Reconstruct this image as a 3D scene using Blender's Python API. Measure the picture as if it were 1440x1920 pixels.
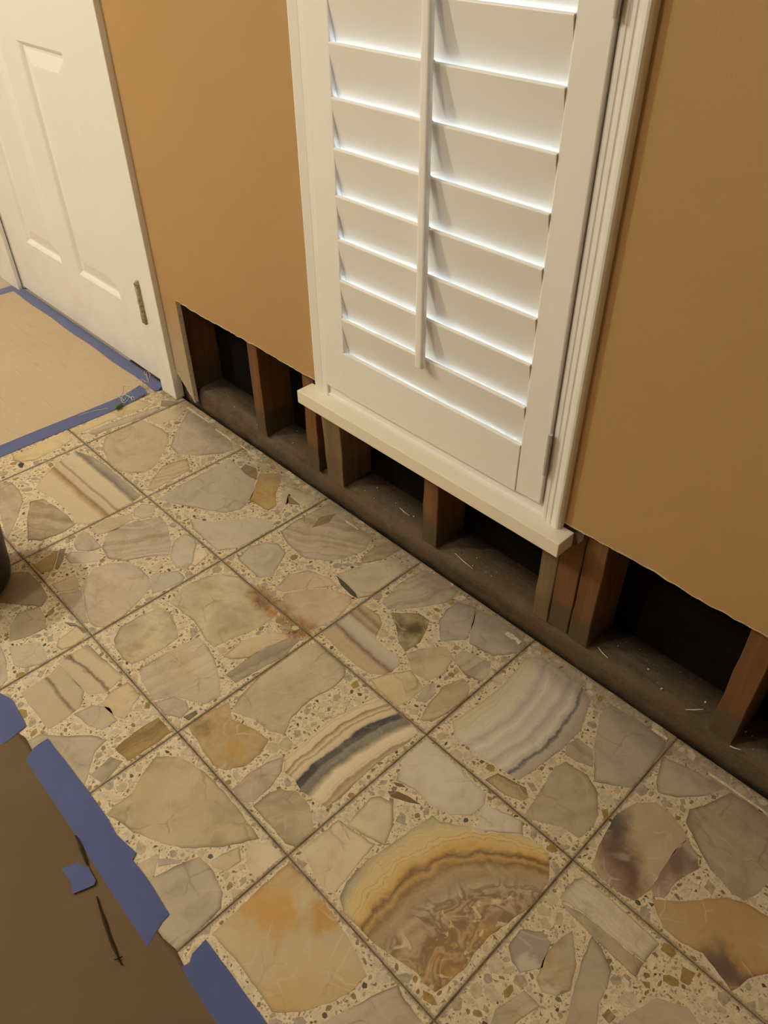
import bpy, bmesh, math, random
from mathutils import Vector, Matrix, noise

# ------------------------------------------------------------------ clear
for o in list(bpy.data.objects):
    bpy.data.objects.remove(o, do_unlink=True)
SC = bpy.context.scene
COL = SC.collection
R = math.radians

# ------------------------------------------------------------------ camera
cam_d = bpy.data.cameras.new('camera')
cam_d.sensor_fit = 'VERTICAL'
cam_d.sensor_height = 36.0
cam_d.lens = 1463.8 / 1920.0 * 36.0
cam_d.clip_start = 0.02
cam = bpy.data.objects.new('camera', cam_d)
COL.objects.link(cam)
cam.matrix_world = (Matrix.Translation((1.73843, -0.58824, 1.16283)) @
                    Matrix.Rotation(R(46.43898), 4, 'Z') @
                    Matrix.Rotation(R(49.85032), 4, 'X') @
                    Matrix.Rotation(R(-0.63929), 4, 'Z'))
SC.camera = cam

# ------------------------------------------------------------------ world: plain overcast daylight, only reaches the room through the window
world = bpy.data.worlds.new('world')
SC.world = world
world.use_nodes = True
bg = world.node_tree.nodes['Background']
bg.inputs['Color'].default_value = (0.62, 0.80, 1.0, 1)
bg.inputs['Strength'].default_value = 17.0

# ------------------------------------------------------------------ the room's two ceiling lamps
LAMPS = [((0.42, -1.36, 2.28), 42.0), ((-1.00, -1.55, 2.28), 138.0)]
LAMP_COL = (1.0, 1.0, 0.84)
for (loc_, watts) in LAMPS:
    ld = bpy.data.lights.new('ceiling_lamp_light', 'POINT')
    ld.shadow_soft_size = 0.055
    ld.energy = watts
    ld.color = LAMP_COL
    lo = bpy.data.objects.new('ceiling_lamp_light', ld)
    COL.objects.link(lo)
    lo.location = loc_

# ------------------------------------------------------------------ colour management
vs = SC.view_settings
vs.view_transform = 'Standard'
vs.look = 'None'
vs.exposure = 0.0
vs.gamma = 1.0
vs.use_curve_mapping = False

# ------------------------------------------------------------------ node helpers
class NT:
    def __init__(s, name):
        s.m = bpy.data.materials.new(name)
        s.m.use_nodes = True
        s.t = s.m.node_tree
        s.t.nodes.clear()
        s.out = s.t.nodes.new('ShaderNodeOutputMaterial')
        s.b = s.t.nodes.new('ShaderNodeBsdfPrincipled')
        s.t.links.new(s.b.outputs[0], s.out.inputs[0])
    def n(s, typ, **kw):
        nd = s.t.nodes.new('ShaderNode' + typ)
        for k, v in kw.items():
            setattr(nd, k, v)
        return nd
    def put(s, sock, v):
        if isinstance(v, bpy.types.NodeSocket):
            s.t.links.new(v, sock)
        elif isinstance(v, (tuple, list)):
            if len(sock.default_value) == 4 and len(v) == 3:
                v = tuple(v) + (1,)
            sock.default_value = v
        else:
            sock.default_value = v
    def math(s, op, a, b=0.0, c=None, clamp=False):
        nd = s.n('Math', operation=op)
        nd.use_clamp = clamp
        s.put(nd.inputs[0], a)
        s.put(nd.inputs[1], b)
        if c is not None:
            s.put(nd.inputs[2], c)
        return nd.outputs[0]
    def vmath(s, op, a, b):
        nd = s.n('VectorMath', operation=op)
        s.put(nd.inputs[0], a)
        s.put(nd.inputs[1], b)
        return nd.outputs['Value'] if op in ('DOT_PRODUCT', 'LENGTH', 'DISTANCE') else nd.outputs[0]
    def noise(s, vec, scale, detail=3.0, rough=0.55, dim='3D', dist=0.0):
        nd = s.n('TexNoise', noise_dimensions=dim)
        if dim == '1D':
            s.put(nd.inputs['W'], vec)
        else:
            s.put(nd.inputs['Vector'], vec)
        nd.inputs['Scale'].default_value = scale
        nd.inputs['Detail'].default_value = detail
        nd.inputs['Roughness'].default_value = rough
        nd.inputs['Distortion'].default_value = dist
        return nd.outputs[0]
    def ramp(s, fac, stops, interp='LINEAR'):
        nd = s.n('ValToRGB')
        cr = nd.color_ramp
        cr.interpolation = interp
        while len(cr.elements) < len(stops):
            cr.elements.new(0.5)
        for e, (p, c) in zip(cr.elements, stops):
            e.position = p
            if not isinstance(c, (tuple, list)):
                c = (c, c, c)
            e.color = tuple(c)[:3] + (1,)
        s.put(nd.inputs[0], fac)
        return nd.outputs[0]
    def step(s, v, lo, hi):
        nd = s.n('MapRange')
        nd.interpolation_type = 'SMOOTHSTEP'
        s.put(nd.inputs[0], v)
        nd.inputs[1].default_value = lo
        nd.inputs[2].default_value = hi
        return nd.outputs[0]
    def mix(s, f, a, b, mode='MIX'):
        nd = s.n('Mix', data_type='RGBA', blend_type=mode)
        s.put(nd.inputs[0], f)
        s.put(nd.inputs[6], a)
        s.put(nd.inputs[7], b)
        return nd.outputs[2]
    def xyz(s, v):
        nd = s.n('SeparateXYZ')
        s.put(nd.inputs[0], v)
        return nd.outputs
    def comb(s, x, y, z):
        nd = s.n('CombineXYZ')
        for i, v in enumerate((x, y, z)):
            s.put(nd.inputs[i], v)
        return nd.outputs[0]
    def bump(s, h, strength, dist):
        nd = s.n('Bump')
        nd.inputs['Strength'].default_value = strength
        nd.inputs['Distance'].default_value = dist
        s.put(nd.inputs['Height'], h)
        s.put(s.b.inputs['Normal'], nd.outputs[0])
    def objc(s):
        return s.n('TexCoord').outputs['Object']
    def pos(s):
        return s.n('NewGeometry').outputs['Position']
    def fin(s, col, rough=0.5, spec=0.5):
        s.put(s.b.inputs['Base Color'], col)
        s.put(s.b.inputs['Roughness'], rough)
        s.b.inputs['Specular IOR Level'].default_value = spec
        return s.m

def plain(name, col, rough=0.5, spec=0.5, var=0.08, scale=30.0, metal=0.0):
    k = NT(name)
    p = k.pos()
    f = k.noise(p, scale, 4)
    c = k.mix(k.ramp(f, [(0.3, 0.0), (0.7, 1.0)]), tuple(v * (1 - var) for v in col), tuple(min(1, v * (1 + var)) for v in col))
    k.b.inputs['Metallic'].default_value = metal
    return k.fin(c, rough, spec)

# ------------------------------------------------------------------ materials: shell
def mat_wall():
    k = NT('tan_wall_paint')
    p = k.pos()
    f = k.noise(p, 6, 3)
    c = k.mix(f, (0.44, 0.272, 0.115), (0.47, 0.294, 0.126))
    k.bump(k.noise(p, 330, 2), 0.16, 0.002)
    return k.fin(c, 0.62, 0.3)
def mat_white(name, col, rough=0.42, smudge=0.0):
    k = NT(name)
    p = k.pos()
    c = k.mix(k.noise(p, 9, 4), tuple(v * 0.985 for v in col), col)
    if smudge:
        z = k.xyz(p)[2]
        m = k.math('MULTIPLY', k.step(z, 0.5, 0.0), k.ramp(k.noise(p, 7, 5, 0.65), [(0.45, 0.0), (0.75, 1.0)]))
        c = k.mix(k.math('MULTIPLY', m, smudge), c, (0.42, 0.36, 0.30))
    k.bump(k.noise(p, 160, 2), 0.03, 0.001)
    return k.fin(c, rough, 0.45)
M = {}
M['wall'] = mat_wall()
M['white'] = mat_white('white_paint', (0.88, 0.86, 0.82))
M['doorwhite'] = mat_white('door_white_paint', (0.89, 0.87, 0.83), 0.32, 0.22)
M['ceil'] = plain('ceiling_white', (0.78, 0.75, 0.70), 0.8, 0.2)
M['gypsum'] = plain('gypsum_core', (0.76, 0.70, 0.61), 0.9, 0.1, 0.25, 120)
M['paperedge'] = plain('torn_paper_edge', (0.66, 0.56, 0.42), 0.9, 0.1, 0.2, 200)
M['tar'] = plain('black_sheathing_paper', (0.007, 0.006, 0.005), 0.95, 0.05, 0.3, 20)
M['grout'] = plain('brown_grout', (0.15, 0.108, 0.068), 0.9, 0.2, 0.5, 60)
M['entry'] = plain('beige_floor', (0.50, 0.42, 0.31), 0.6, 0.3, 0.08, 12)
M['metal'] = plain('aged_brass', (0.42, 0.35, 0.22), 0.35, 0.5, 0.5, 110, 0.35)
M['hingewhite'] = plain('painted_hinge', (0.50, 0.47, 0.42), 0.45, 0.5, 0.1, 60)
M['lump'] = plain('grey_brown_plaster', (0.11, 0.085, 0.06), 0.9, 0.1, 0.5, 90)
M['black'] = plain('black_plastic', (0.018, 0.016, 0.015), 0.5, 0.4, 0.2, 15)
M['green'] = plain('green_plastic', (0.06, 0.16, 0.07), 0.4, 0.5, 0.1, 60)
M['thread'] = plain('pale_thread', (0.66, 0.62, 0.44), 0.8, 0.2, 0.1, 60)
M['chrome'] = plain('lamp_trim', (0.7, 0.68, 0.64), 0.5, 0.4)

def mat_wood(name, c1, c2, stain=0.0, dirt=0.0, grain_axis='Z'):
    k = NT(name)
    p = k.pos()
    x, y, z = k.xyz(p)
    if grain_axis == 'Z':
        q = k.comb(k.math('MULTIPLY', x, 60.0), k.math('MULTIPLY', y, 60.0), k.math('MULTIPLY', z, 3.5))
    else:
        q = k.comb(k.math('MULTIPLY', x, 3.0), k.math('MULTIPLY', y, 55.0), k.math('MULTIPLY', z, 40.0))
    g = k.noise(q, 1.0, 5, 0.6, dist=0.4)
    c = k.mix(k.ramp(g, [(0.3, 0.0), (0.68, 1.0)]), c1, c2)
    fine = k.noise(q, 4.0, 3)
    c = k.mix(k.math('MULTIPLY', k.step(fine, 0.55, 0.75), 0.35), c, tuple(v * 0.35 for v in c1))
    if dirt:
        d = k.ramp(k.noise(p, 26, 6, 0.7), [(0.42, 0.0), (0.66, 1.0)])
        c = k.mix(k.math('MULTIPLY', d, dirt), c, (0.16, 0.125, 0.085))
        d2 = k.ramp(k.noise(p, 75, 5, 0.7), [(0.60, 0.0), (0.72, 1.0)])
        c = k.mix(k.math('MULTIPLY', d2, dirt * 0.7), c, (0.25, 0.205, 0.15))
    if stain:
        zz = k.math('ADD', z, k.math('MULTIPLY', k.math('SUBTRACT', k.noise(p, 30, 4), 0.5), 0.05))
        c = k.mix(k.math('MULTIPLY', k.step(zz, 0.135, 0.10), stain), c, (0.075, 0.065, 0.04))
    if grain_axis == 'X':
        red = k.ramp(k.noise(p, 13, 4, 0.6), [(0.48, 0.0), (0.64, 1.0)])
        c = k.mix(k.math('MULTIPLY', red, 0.55), c, (0.15, 0.075, 0.032))
        k.bump(k.noise(p, 85, 6, 0.7), 0.8, 0.005)
    else:
        k.bump(g, 0.35, 0.003)
    return k.fin(c, 0.8, 0.25)
M['wood_red'] = mat_wood('red_fir_stud', (0.135, 0.062, 0.022), (0.20, 0.098, 0.038), 0.75)
M['wood_tan'] = mat_wood('weathered_stud', (0.14, 0.088, 0.042), (0.25, 0.165, 0.085), 0.35, 0.35)
M['wood_dark'] = mat_wood('old_dark_stud', (0.11, 0.05, 0.022), (0.18, 0.085, 0.035), 0.6, 0.2)
M['plate'] = mat_wood('rotted_bottom_plate', (0.075, 0.050, 0.028), (0.145, 0.10, 0.06), 0.0, 0.6, 'X')

# ------------------------------------------------------------------ materials: floor
RUST = (0.815, -0.004, 0.070)          # where water left a rust stain on the tile joint
def floor_marks(k, c):
    p = k.pos()
    x, y, z = k.xyz(p)
    w = k.noise(p, 22, 4, 0.6)
    wv = k.math('MULTIPLY', k.math('SUBTRACT', w, 0.5), 0.06)
    # rust: an elongated patch running along the joint
    dx = k.math('MAXIMUM', k.math('SUBTRACT', k.math('ABSOLUTE', k.math('SUBTRACT', x, RUST[0])), RUST[2]), 0.0)
    dy = k.math('SUBTRACT', y, RUST[1])
    d = k.math('SQRT', k.math('ADD', k.math('MULTIPLY', dx, dx), k.math('MULTIPLY', dy, dy)))
    d = k.math('ADD', d, k.math('MULTIPLY', wv, 0.8))
    f = k.math('MULTIPLY', k.step(d, 0.036, 0.010), k.ramp(k.noise(p, 60, 4, 0.7), [(0.3, 0.45), (0.62, 1.0)]))
    c = k.mix(f, c, k.mix(k.ramp(k.noise(p, 38, 3), [(0.4, 0.0), (0.6, 1.0)]), (0.15, 0.065, 0.016), (0.40, 0.195, 0.045)))
    # grime left where the baseboard stood
    yy = k.math('ADD', y, k.math('MULTIPLY', wv, 0.9))
    g = k.math('MULTIPLY', k.step(yy, 0.222, 0.290), k.ramp(k.noise(p, 45, 5, 0.7), [(0.25, 0.35), (0.7, 0.85)]))
    c = k.mix(g, c, (0.215, 0.165, 0.12))
    # brown rim on the joints, one irregular line per tile edge
    def edge(v, off):
        fr = k.math('FRACT', k.math('ADD', k.math('DIVIDE', v, 0.305), off))
        return k.math('ABSOLUTE', k.math('SUBTRACT', fr, 0.5))
    e = k.math('MAXIMUM', edge(x, 0.0), edge(y, 0.0))
    e = k.math('ADD', e, k.math('MULTIPLY', k.math('SUBTRACT', k.noise(p, 150, 3, 0.7), 0.5), 0.045))
    c = k.mix(k.math('MULTIPLY', k.step(e, 0.476, 0.496), 0.75), c, (0.20, 0.145, 0.09))
    return c

def mat_terrazzo():
    k = NT('cream_terrazzo_matrix')
    p = k.pos()
    f = k.noise(p, 60, 5, 0.65)
    c = k.mix(k.ramp(f, [(0.3, 0.0), (0.7, 1.0)]), (0.56, 0.45, 0.29), (0.77, 0.65, 0.455))
    sp = k.noise(p, 330, 3, 0.6)
    c = k.mix(k.math('MULTIPLY', k.step(sp, 0.56, 0.64), 0.55), c, (0.36, 0.26, 0.15))
    fl_ = k.n('TexVoronoi', feature='F1')
    k.put(fl_.inputs['Vector'], k.vmath('ADD', p, k.comb(k.math('MULTIPLY', k.noise(p, 90, 2), 0.006), k.math('MULTIPLY', k.noise(p, 110, 2), 0.006), 0.0)))
    fl_.inputs['Scale'].default_value = 210.0
    cc = k.xyz(fl_.outputs['Color'])
    bits = k.math('MULTIPLY', k.step(fl_.outputs['Distance'], 0.42, 0.30), k.step(cc[0], 0.52, 0.56))
    c = k.mix(k.math('MULTIPLY', bits, 0.75), c, k.mix(cc[1], (0.21, 0.15, 0.085), (0.46, 0.38, 0.27)))
    c = floor_marks(k, c)
    return k.fin(c, 0.46, 0.4)
M['terrazzo'] = mat_terrazzo()

def attr(k, name, kind='Color'):
    nd = k.n('Attribute', attribute_type='OBJECT', attribute_name=name)
    return nd.outputs[kind]
def base_coords(k):
    """local coordinates in metres, shifted per stone"""
    o = k.objc()
    r = k.n('ObjectInfo').outputs['Random']
    sh = k.comb(k.math('MULTIPLY', r, 7.0), k.math('MULTIPLY', r, 13.0), k.math('MULTIPLY', r, 5.0))
    return o, k.vmath('ADD', o, sh)
def rim(k, q, c, amount=0.55):
    r = k.n('Attribute', attribute_type='GEOMETRY', attribute_name='rim').outputs['Fac']
    side = k.ramp(k.noise(q, 9, 2), [(0.46, 0.12), (0.60, 1.0)])
    r2 = k.math('POWER', r, 1.8)
    f = k.math('MULTIPLY', k.math('MULTIPLY', r2, side), amount)
    return k.mix(f, c, k.mix(1.0, c, (0.36, 0.31, 0.25), 'MULTIPLY'))
def cracks(k, q, c, amount, dark=0.5):
    d = k.vmath('ADD', q, k.comb(k.math('MULTIPLY', k.noise(q, 14, 3), 0.05), k.math('MULTIPLY', k.noise(q, 17, 3), 0.05), 0.0))
    v = k.n('TexVoronoi', feature='DISTANCE_TO_EDGE')
    k.put(v.inputs['Vector'], d)
    v.inputs['Scale'].default_value = 17.0
    m = k.math('MULTIPLY', k.step(v.outputs['Distance'], 0.035, 0.0), k.ramp(k.noise(q, 20, 2), [(0.45, 0.0), (0.6, 1.0)]))
    c = k.mix(k.math('MULTIPLY', m, amount), c, (0.66, 0.58, 0.44))
    v2 = k.n('TexVoronoi', feature='DISTANCE_TO_EDGE')
    k.put(v2.inputs['Vector'], k.vmath('ADD', d, (4.7, 3.3, 0.0)))
    v2.inputs['Scale'].default_value = 13.0
    m2 = k.math('MULTIPLY', k.step(v2.outputs['Distance'], 0.030, 0.0), k.ramp(k.noise(q, 15, 3, 0.6), [(0.50, 0.0), (0.60, 1.0)]))
    return k.mix(k.math('MULTIPLY', m2, dark), c, k.mix(1.0, c, (0.42, 0.33, 0.24), 'MULTIPLY'))

def mat_onyx():
    k = NT('onyx_stone')
    o, q = base_coords(k)
    tone, band = attr(k, 'tone'), attr(k, 'band')
    amt, cloud = attr(k, 'amt', 'Fac'), attr(k, 'cloud', 'Fac')
    x, y, z = k.xyz(q)
    w1 = k.math('MULTIPLY', k.math('SUBTRACT', k.noise(q, 13, 3), 0.5), 0.045)
    w2 = k.math('MULTIPLY', k.math('SUBTRACT', k.noise(q, 45, 4, 0.65), 0.5), 0.018)
    yy = k.math('ADD', y, k.math('ADD', w1, w2))
    b = k.noise(yy, 55.0, 4, 0.6, '1D')
    b2 = k.noise(yy, 190.0, 3, 0.6, '1D')
    bm = k.math('ADD', k.math('MULTIPLY', k.ramp(b, [(0.42, 0.0), (0.62, 1.0)]), 0.75), k.math('MULTIPLY', k.step(b2, 0.5, 0.7), 0.35))
    c = k.mix(k.math('MULTIPLY', bm, amt, clamp=True), tone, band)
    cl = k.ramp(k.noise(q, 17, 4, 0.55, dist=0.8), [(0.38, 0.0), (0.70, 1.0)])
    c = k.mix(k.math('MULTIPLY', cl, cloud), c, (0.63, 0.55, 0.42))
    cl2 = k.ramp(k.noise(k.vmath('ADD', q, (3.1, 1.7, 0.3)), 21, 4, 0.6, dist=0.6), [(0.48, 0.0), (0.78, 1.0)])
    c = k.mix(k.math('MULTIPLY', cl2, 0.6), c, k.mix(1.0, c, (0.62, 0.56, 0.46), 'MULTIPLY'))
    big = k.ramp(k.noise(k.vmath('ADD', q, (1.3, 6.1, 0.0)), 7, 3, 0.5, dist=0.5), [(0.36, 0.0), (0.64, 1.0)])
    c = k.mix(k.math('MULTIPLY', big, 0.5), c, k.mix(1.0, c, (1.34, 1.32, 1.28), 'MULTIPLY'))
    gold = k.ramp(k.noise(k.vmath('ADD', q, (5.3, 2.1, 0.0)), 11, 3, 0.6, dist=0.7), [(0.52, 0.0), (0.74, 1.0)])
    c = k.mix(k.math('MULTIPLY', gold, 0.35), c, k.mix(1.0, c, (1.0, 0.82, 0.52), 'MULTIPLY'))
    c = cracks(k, q, c, 0.22, 0.38)
    c = rim(k, q, c, 0.85)
    c = floor_marks(k, c)
    return k.fin(c, 0.34, 0.45)
M['onyx'] = mat_onyx()

def mat_ramp(name, stops, curv, warp=0.012, fine=0.35, spots=None, finecol=(0.26, 0.17, 0.09), wscale=16, swirl=None):
    """banded onyx: colours given against the local y (metres), bands bowed by curv*x^2"""
    k = NT(name)
    o, q = base_coords(k)
    x, y, z = k.xyz(o)
    u = k.math('ADD', y, k.math('MULTIPLY', k.math('MULTIPLY', x, x), curv))
    u = k.math('ADD', u, k.math('MULTIPLY', k.math('SUBTRACT', k.noise(q, wscale, 3, 0.5), 0.5), warp * 2.0))
    u = k.math('ADD', u, k.math('MULTIPLY', k.math('SUBTRACT', k.noise(q, 62, 4, 0.7), 0.5), warp * 1.1))
    lo, hi = stops[0][0], stops[-1][0]
    t = k.math('DIVIDE', k.math('SUBTRACT', u, lo), hi - lo)
    c = k.ramp(t, [((p - lo) / (hi - lo), tuple(min(1.0, v * 1.14) for v in cc)) for p, cc in stops])
    b2 = k.noise(u, 240.0, 4, 0.65, '1D')
    c = k.mix(k.math('MULTIPLY', k.step(b2, 0.52, 0.72), fine), c, finecol)
    cl = k.ramp(k.noise(q, 24, 4, 0.6, dist=0.5), [(0.45, 0.0), (0.75, 1.0)])
    c = k.mix(k.math('MULTIPLY', cl, 0.22), c, (0.62, 0.52, 0.38))
    if swirl:
        nz = k.noise(q, 21, 3, 0.5, dist=0.7)
        sw = k.math('SINE', k.math('MULTIPLY', nz, 42.0))
        zone = k.math('MULTIPLY', k.step(u, swirl[0], swirl[1]), 0.8)
        c = k.mix(k.math('MULTIPLY', zone, k.step(sw, 0.2, 1.0)), c, (0.22, 0.145, 0.075))
        c = k.mix(k.math('MULTIPLY', zone, k.math('MULTIPLY', k.step(sw, -0.3, -1.0), 0.6)), c, (0.50, 0.39, 0.25))
        og = k.step(k.noise(q, 19, 3, 0.6), 0.52, 0.66)
        c = k.mix(k.math('MULTIPLY', k.math('MULTIPLY', og, k.step(u, swirl[0] - 0.03, swirl[1] - 0.04)), 0.7), c, (0.44, 0.25, 0.075))
    if spots:
        m = k.math('MULTIPLY', k.step(u, spots[0], spots[1]), k.step(k.noise(q, 44, 3, 0.6, dist=0.7), 0.585, 0.65))
        c = k.mix(k.math('MULTIPLY', m, 0.85), c, spots[2])
    c = cracks(k, q, c, 0.18, 0.12)
    c = rim(k, q, c, 0.5)
    c = floor_marks(k, c)
    return k.fin(c, 0.34, 0.45)

def mat_patch(name, base, alt, patches, nscale=22, cloud=0.3):
    """stone with coloured inclusions: (local x, y, radius, softness, colour, strength), metres"""
    k = NT(name)
    o, q = base_coords(k)
    base, alt = tuple(v * 1.12 for v in base), tuple(v * 1.12 for v in alt)
    c = k.mix(k.ramp(k.noise(q, nscale, 4, 0.6, dist=0.8), [(0.35, 0.0), (0.7, 1.0)]), base, alt)
    cl = k.ramp(k.noise(q, 30, 4, 0.6, dist=1.0), [(0.5, 0.0), (0.75, 1.0)])
    c = k.mix(k.math('MULTIPLY', cl, cloud), c, (0.62, 0.54, 0.42))
    wob = k.comb(k.math('MULTIPLY', k.math('SUBTRACT', k.noise(q, 26, 4, 0.6), 0.5), 0.07),
                 k.math('MULTIPLY', k.math('SUBTRACT', k.noise(k.vmath('ADD', q, (9.0, 2.0, 0.0)), 26, 4, 0.6), 0.5), 0.07), 0.0)
    pp = k.vmath('ADD', o, wob)
    for (px, py, r, soft, col, st) in patches:
        d = k.vmath('DISTANCE', pp, (px, py, 0.0))
        c = k.mix(k.math('MULTIPLY', k.step(d, r + soft, max(r - soft, 0.0)), st), c, tuple(v * 1.06 for v in col))
    c = cracks(k, q, c, 0.4, 0.2)
    c = rim(k, q, c, 0.6)
    c = floor_marks(k, c)
    return k.fin(c, 0.33, 0.45)
CREAM, BRN, DK = (0.60, 0.49, 0.32), (0.25, 0.165, 0.09), (0.05, 0.047, 0.045)
M['BIG'] = mat_ramp('cream_onyx_with_dark_core', [(-0.066, (0.40, 0.30, 0.18)), (-0.058, BRN), (-0.053, (0.44, 0.34, 0.22)), (-0.046, (0.30, 0.21, 0.12)),
    (-0.041, CREAM), (-0.024, (0.66, 0.56, 0.38)), (-0.017, (0.36, 0.27, 0.17)), (-0.012, (0.16, 0.145, 0.115)), (0.000, (0.20, 0.18, 0.145)), (0.005, DK), (0.015, (0.045, 0.045, 0.05)),
    (0.019, (0.52, 0.42, 0.28)), (0.027, CREAM), (0.031, (0.34, 0.24, 0.14)), (0.034, (0.60, 0.48, 0.31)), (0.042, BRN), (0.045, CREAM), (0.064, (0.62, 0.51, 0.33))], 1.2, 0.0075, 0.34, wscale=24)
M['WB'] = mat_ramp('white_banded_onyx', [(-0.085, (0.34, 0.29, 0.23)), (-0.066, (0.42, 0.36, 0.29)), (-0.060, (0.10, 0.09, 0.08)), (-0.055, (0.44, 0.39, 0.33)),
    (-0.045, (0.62, 0.55, 0.45)), (-0.030, (0.40, 0.35, 0.29)), (-0.022, (0.60, 0.53, 0.44)), (-0.005, (0.50, 0.45, 0.37)), (0.004, (0.64, 0.57, 0.46)), (0.018, (0.42, 0.37, 0.31)),
    (0.03, (0.60, 0.53, 0.42)), (0.055, (0.56, 0.48, 0.33)), (0.078, (0.52, 0.42, 0.26)), (0.086, (0.18, 0.15, 0.12))], -1.5, 0.011, 0.30, wscale=22, finecol=(0.36, 0.31, 0.26))
M['HERO'] = mat_ramp('amber_brown_agate_onyx', [(-0.105, (0.27, 0.16, 0.07)), (-0.085, (0.40, 0.24, 0.085)), (-0.065, (0.24, 0.145, 0.07)), (-0.048, (0.38, 0.27, 0.16)),
    (-0.034, (0.25, 0.165, 0.09)), (-0.022, (0.40, 0.30, 0.19)), (-0.008, (0.31, 0.22, 0.13)), (0.006, (0.37, 0.26, 0.15)), (0.017, (0.22, 0.125, 0.05)), (0.026, (0.44, 0.28, 0.10)),
    (0.033, (0.17, 0.09, 0.035)), (0.042, (0.50, 0.31, 0.09)), (0.058, (0.58, 0.42, 0.18)), (0.078, (0.56, 0.43, 0.22)), (0.092, (0.42, 0.35, 0.21)), (0.104, (0.30, 0.26, 0.17))],
    2.9, 0.016, 0.42, wscale=24, swirl=(0.004, -0.03), spots=(-0.012, -0.04, (0.66, 0.52, 0.31)))
M['CB'] = mat_ramp('cream_onyx_brown_bands', [(-0.075, (0.50, 0.40, 0.26)), (-0.032, (0.52, 0.42, 0.28)), (-0.022, (0.36, 0.24, 0.13)), (-0.014, (0.22, 0.13, 0.065)), (-0.008, (0.46, 0.36, 0.24)),
    (0.004, (0.50, 0.40, 0.28)), (0.010, (0.27, 0.18, 0.10)), (0.016, (0.50, 0.41, 0.28)), (0.05, (0.54, 0.45, 0.30)), (0.06, (0.14, 0.11, 0.085)), (0.075, (0.30, 0.25, 0.19))], 0.0, 0.006, 0.10)
M['CB2'] = mat_ramp('cream_onyx_zigzag_line', [(-0.05, (0.44, 0.35, 0.23)), (-0.012, (0.48, 0.38, 0.25)), (-0.006, (0.15, 0.095, 0.05)), (-0.001, (0.48, 0.39, 0.26)), (0.02, (0.50, 0.41, 0.26)), (0.045, (0.12, 0.09, 0.06))], 0.0, 0.010, 0.05, wscale=30)
M['CB3'] = mat_ramp('tan_onyx_brown_line', [(-0.06, (0.14, 0.10, 0.06)), (-0.05, (0.42, 0.33, 0.23)), (0.002, (0.43, 0.34, 0.23)), (0.008, (0.17, 0.11, 0.06)), (0.013, (0.42, 0.33, 0.22)), (0.05, (0.42, 0.34, 0.23))], 0.0, 0.006, 0.05)
M['SB'] = mat_ramp('striped_grey_brown_onyx', [(-0.065, (0.45, 0.34, 0.21)), (-0.03, (0.42, 0.31, 0.19)), (-0.022, (0.17, 0.11, 0.075)), (-0.015, (0.40, 0.33, 0.26)), (0.005, (0.50, 0.43, 0.34)), (0.014, (0.44, 0.37, 0.29)),
    (0.02, (0.27, 0.19, 0.12)), (0.03, (0.42, 0.32, 0.20)), (0.038, (0.23, 0.155, 0.09)), (0.05, (0.44, 0.34, 0.21)), (0.065, (0.36, 0.27, 0.17))], 0.0, 0.007, 0.25)
M['PA'] = mat_patch('pale_amber_onyx', (0.50, 0.38, 0.21), (0.46, 0.36, 0.23), [(-0.083, -0.005, 0.028, 0.022, (0.50, 0.27, 0.06), 0.75), (-0.045, 0.015, 0.03, 0.025, (0.50, 0.27, 0.055), 0.8),
    (0.0, 0.055, 0.02, 0.015, (0.46, 0.24, 0.045), 0.8), (-0.037, 0.051, 0.016, 0.012, (0.54, 0.45, 0.26), 0.9), (0.05, -0.05, 0.03, 0.03, (0.48, 0.31, 0.09), 0.7), (0.085, 0.01, 0.02, 0.02, (0.46, 0.32, 0.12), 0.5), (-0.09, 0.06, 0.025, 0.02, (0.46, 0.28, 0.10), 0.55)])
M['PU'] = mat_patch('purple_brown_onyx', (0.42, 0.31, 0.20), (0.46, 0.35, 0.23), [(-0.046, 0.012, 0.022, 0.02, (0.10, 0.082, 0.062), 0.85), (-0.044, -0.012, 0.018, 0.014, (0.09, 0.075, 0.06), 0.85), (-0.016, -0.028, 0.028, 0.022, (0.13, 0.068, 0.055), 0.92),
    (0.010, -0.044, 0.022, 0.02, (0.14, 0.072, 0.058), 0.9), (0.028, -0.062, 0.018, 0.016, (0.15, 0.07, 0.035), 0.85), (0.0, -0.07, 0.016, 0.016, (0.22, 0.14, 0.12), 0.6)], cloud=0.12)
M['PU2'] = mat_patch('mauve_onyx', (0.38, 0.29, 0.21), (0.36, 0.26, 0.20), [(-0.004, 0.012, 0.02, 0.014, (0.16, 0.085, 0.075), 0.85), (-0.012, -0.02, 0.016, 0.014, (0.20, 0.12, 0.10), 0.7)], cloud=0.15)
M['OR'] = mat_patch('orange_brown_onyx', (0.40, 0.245, 0.10), (0.44, 0.29, 0.13), [(0.027, -0.041, 0.024, 0.018, (0.13, 0.085, 0.07), 0.9), (0.046, -0.045, 0.016, 0.014, (0.12, 0.08, 0.07), 0.85), (-0.05, -0.04, 0.025, 0.025, (0.44, 0.33, 0.19), 0.8), (0.06, 0.02, 0.02, 0.02, (0.44, 0.35, 0.23), 0.4)], cloud=0.12)
M['DK'] = mat_patch('dark_mottled_onyx', (0.22, 0.165, 0.085), (0.36, 0.27, 0.15), [(0.012, 0.012, 0.016, 0.010, (0.085, 0.062, 0.03), 0.9), (-0.012, -0.015, 0.012, 0.008, (0.07, 0.055, 0.03), 0.8), (0.0, -0.03, 0.012, 0.010, (0.48, 0.38, 0.22), 0.8)], 60, 0.35)
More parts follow.
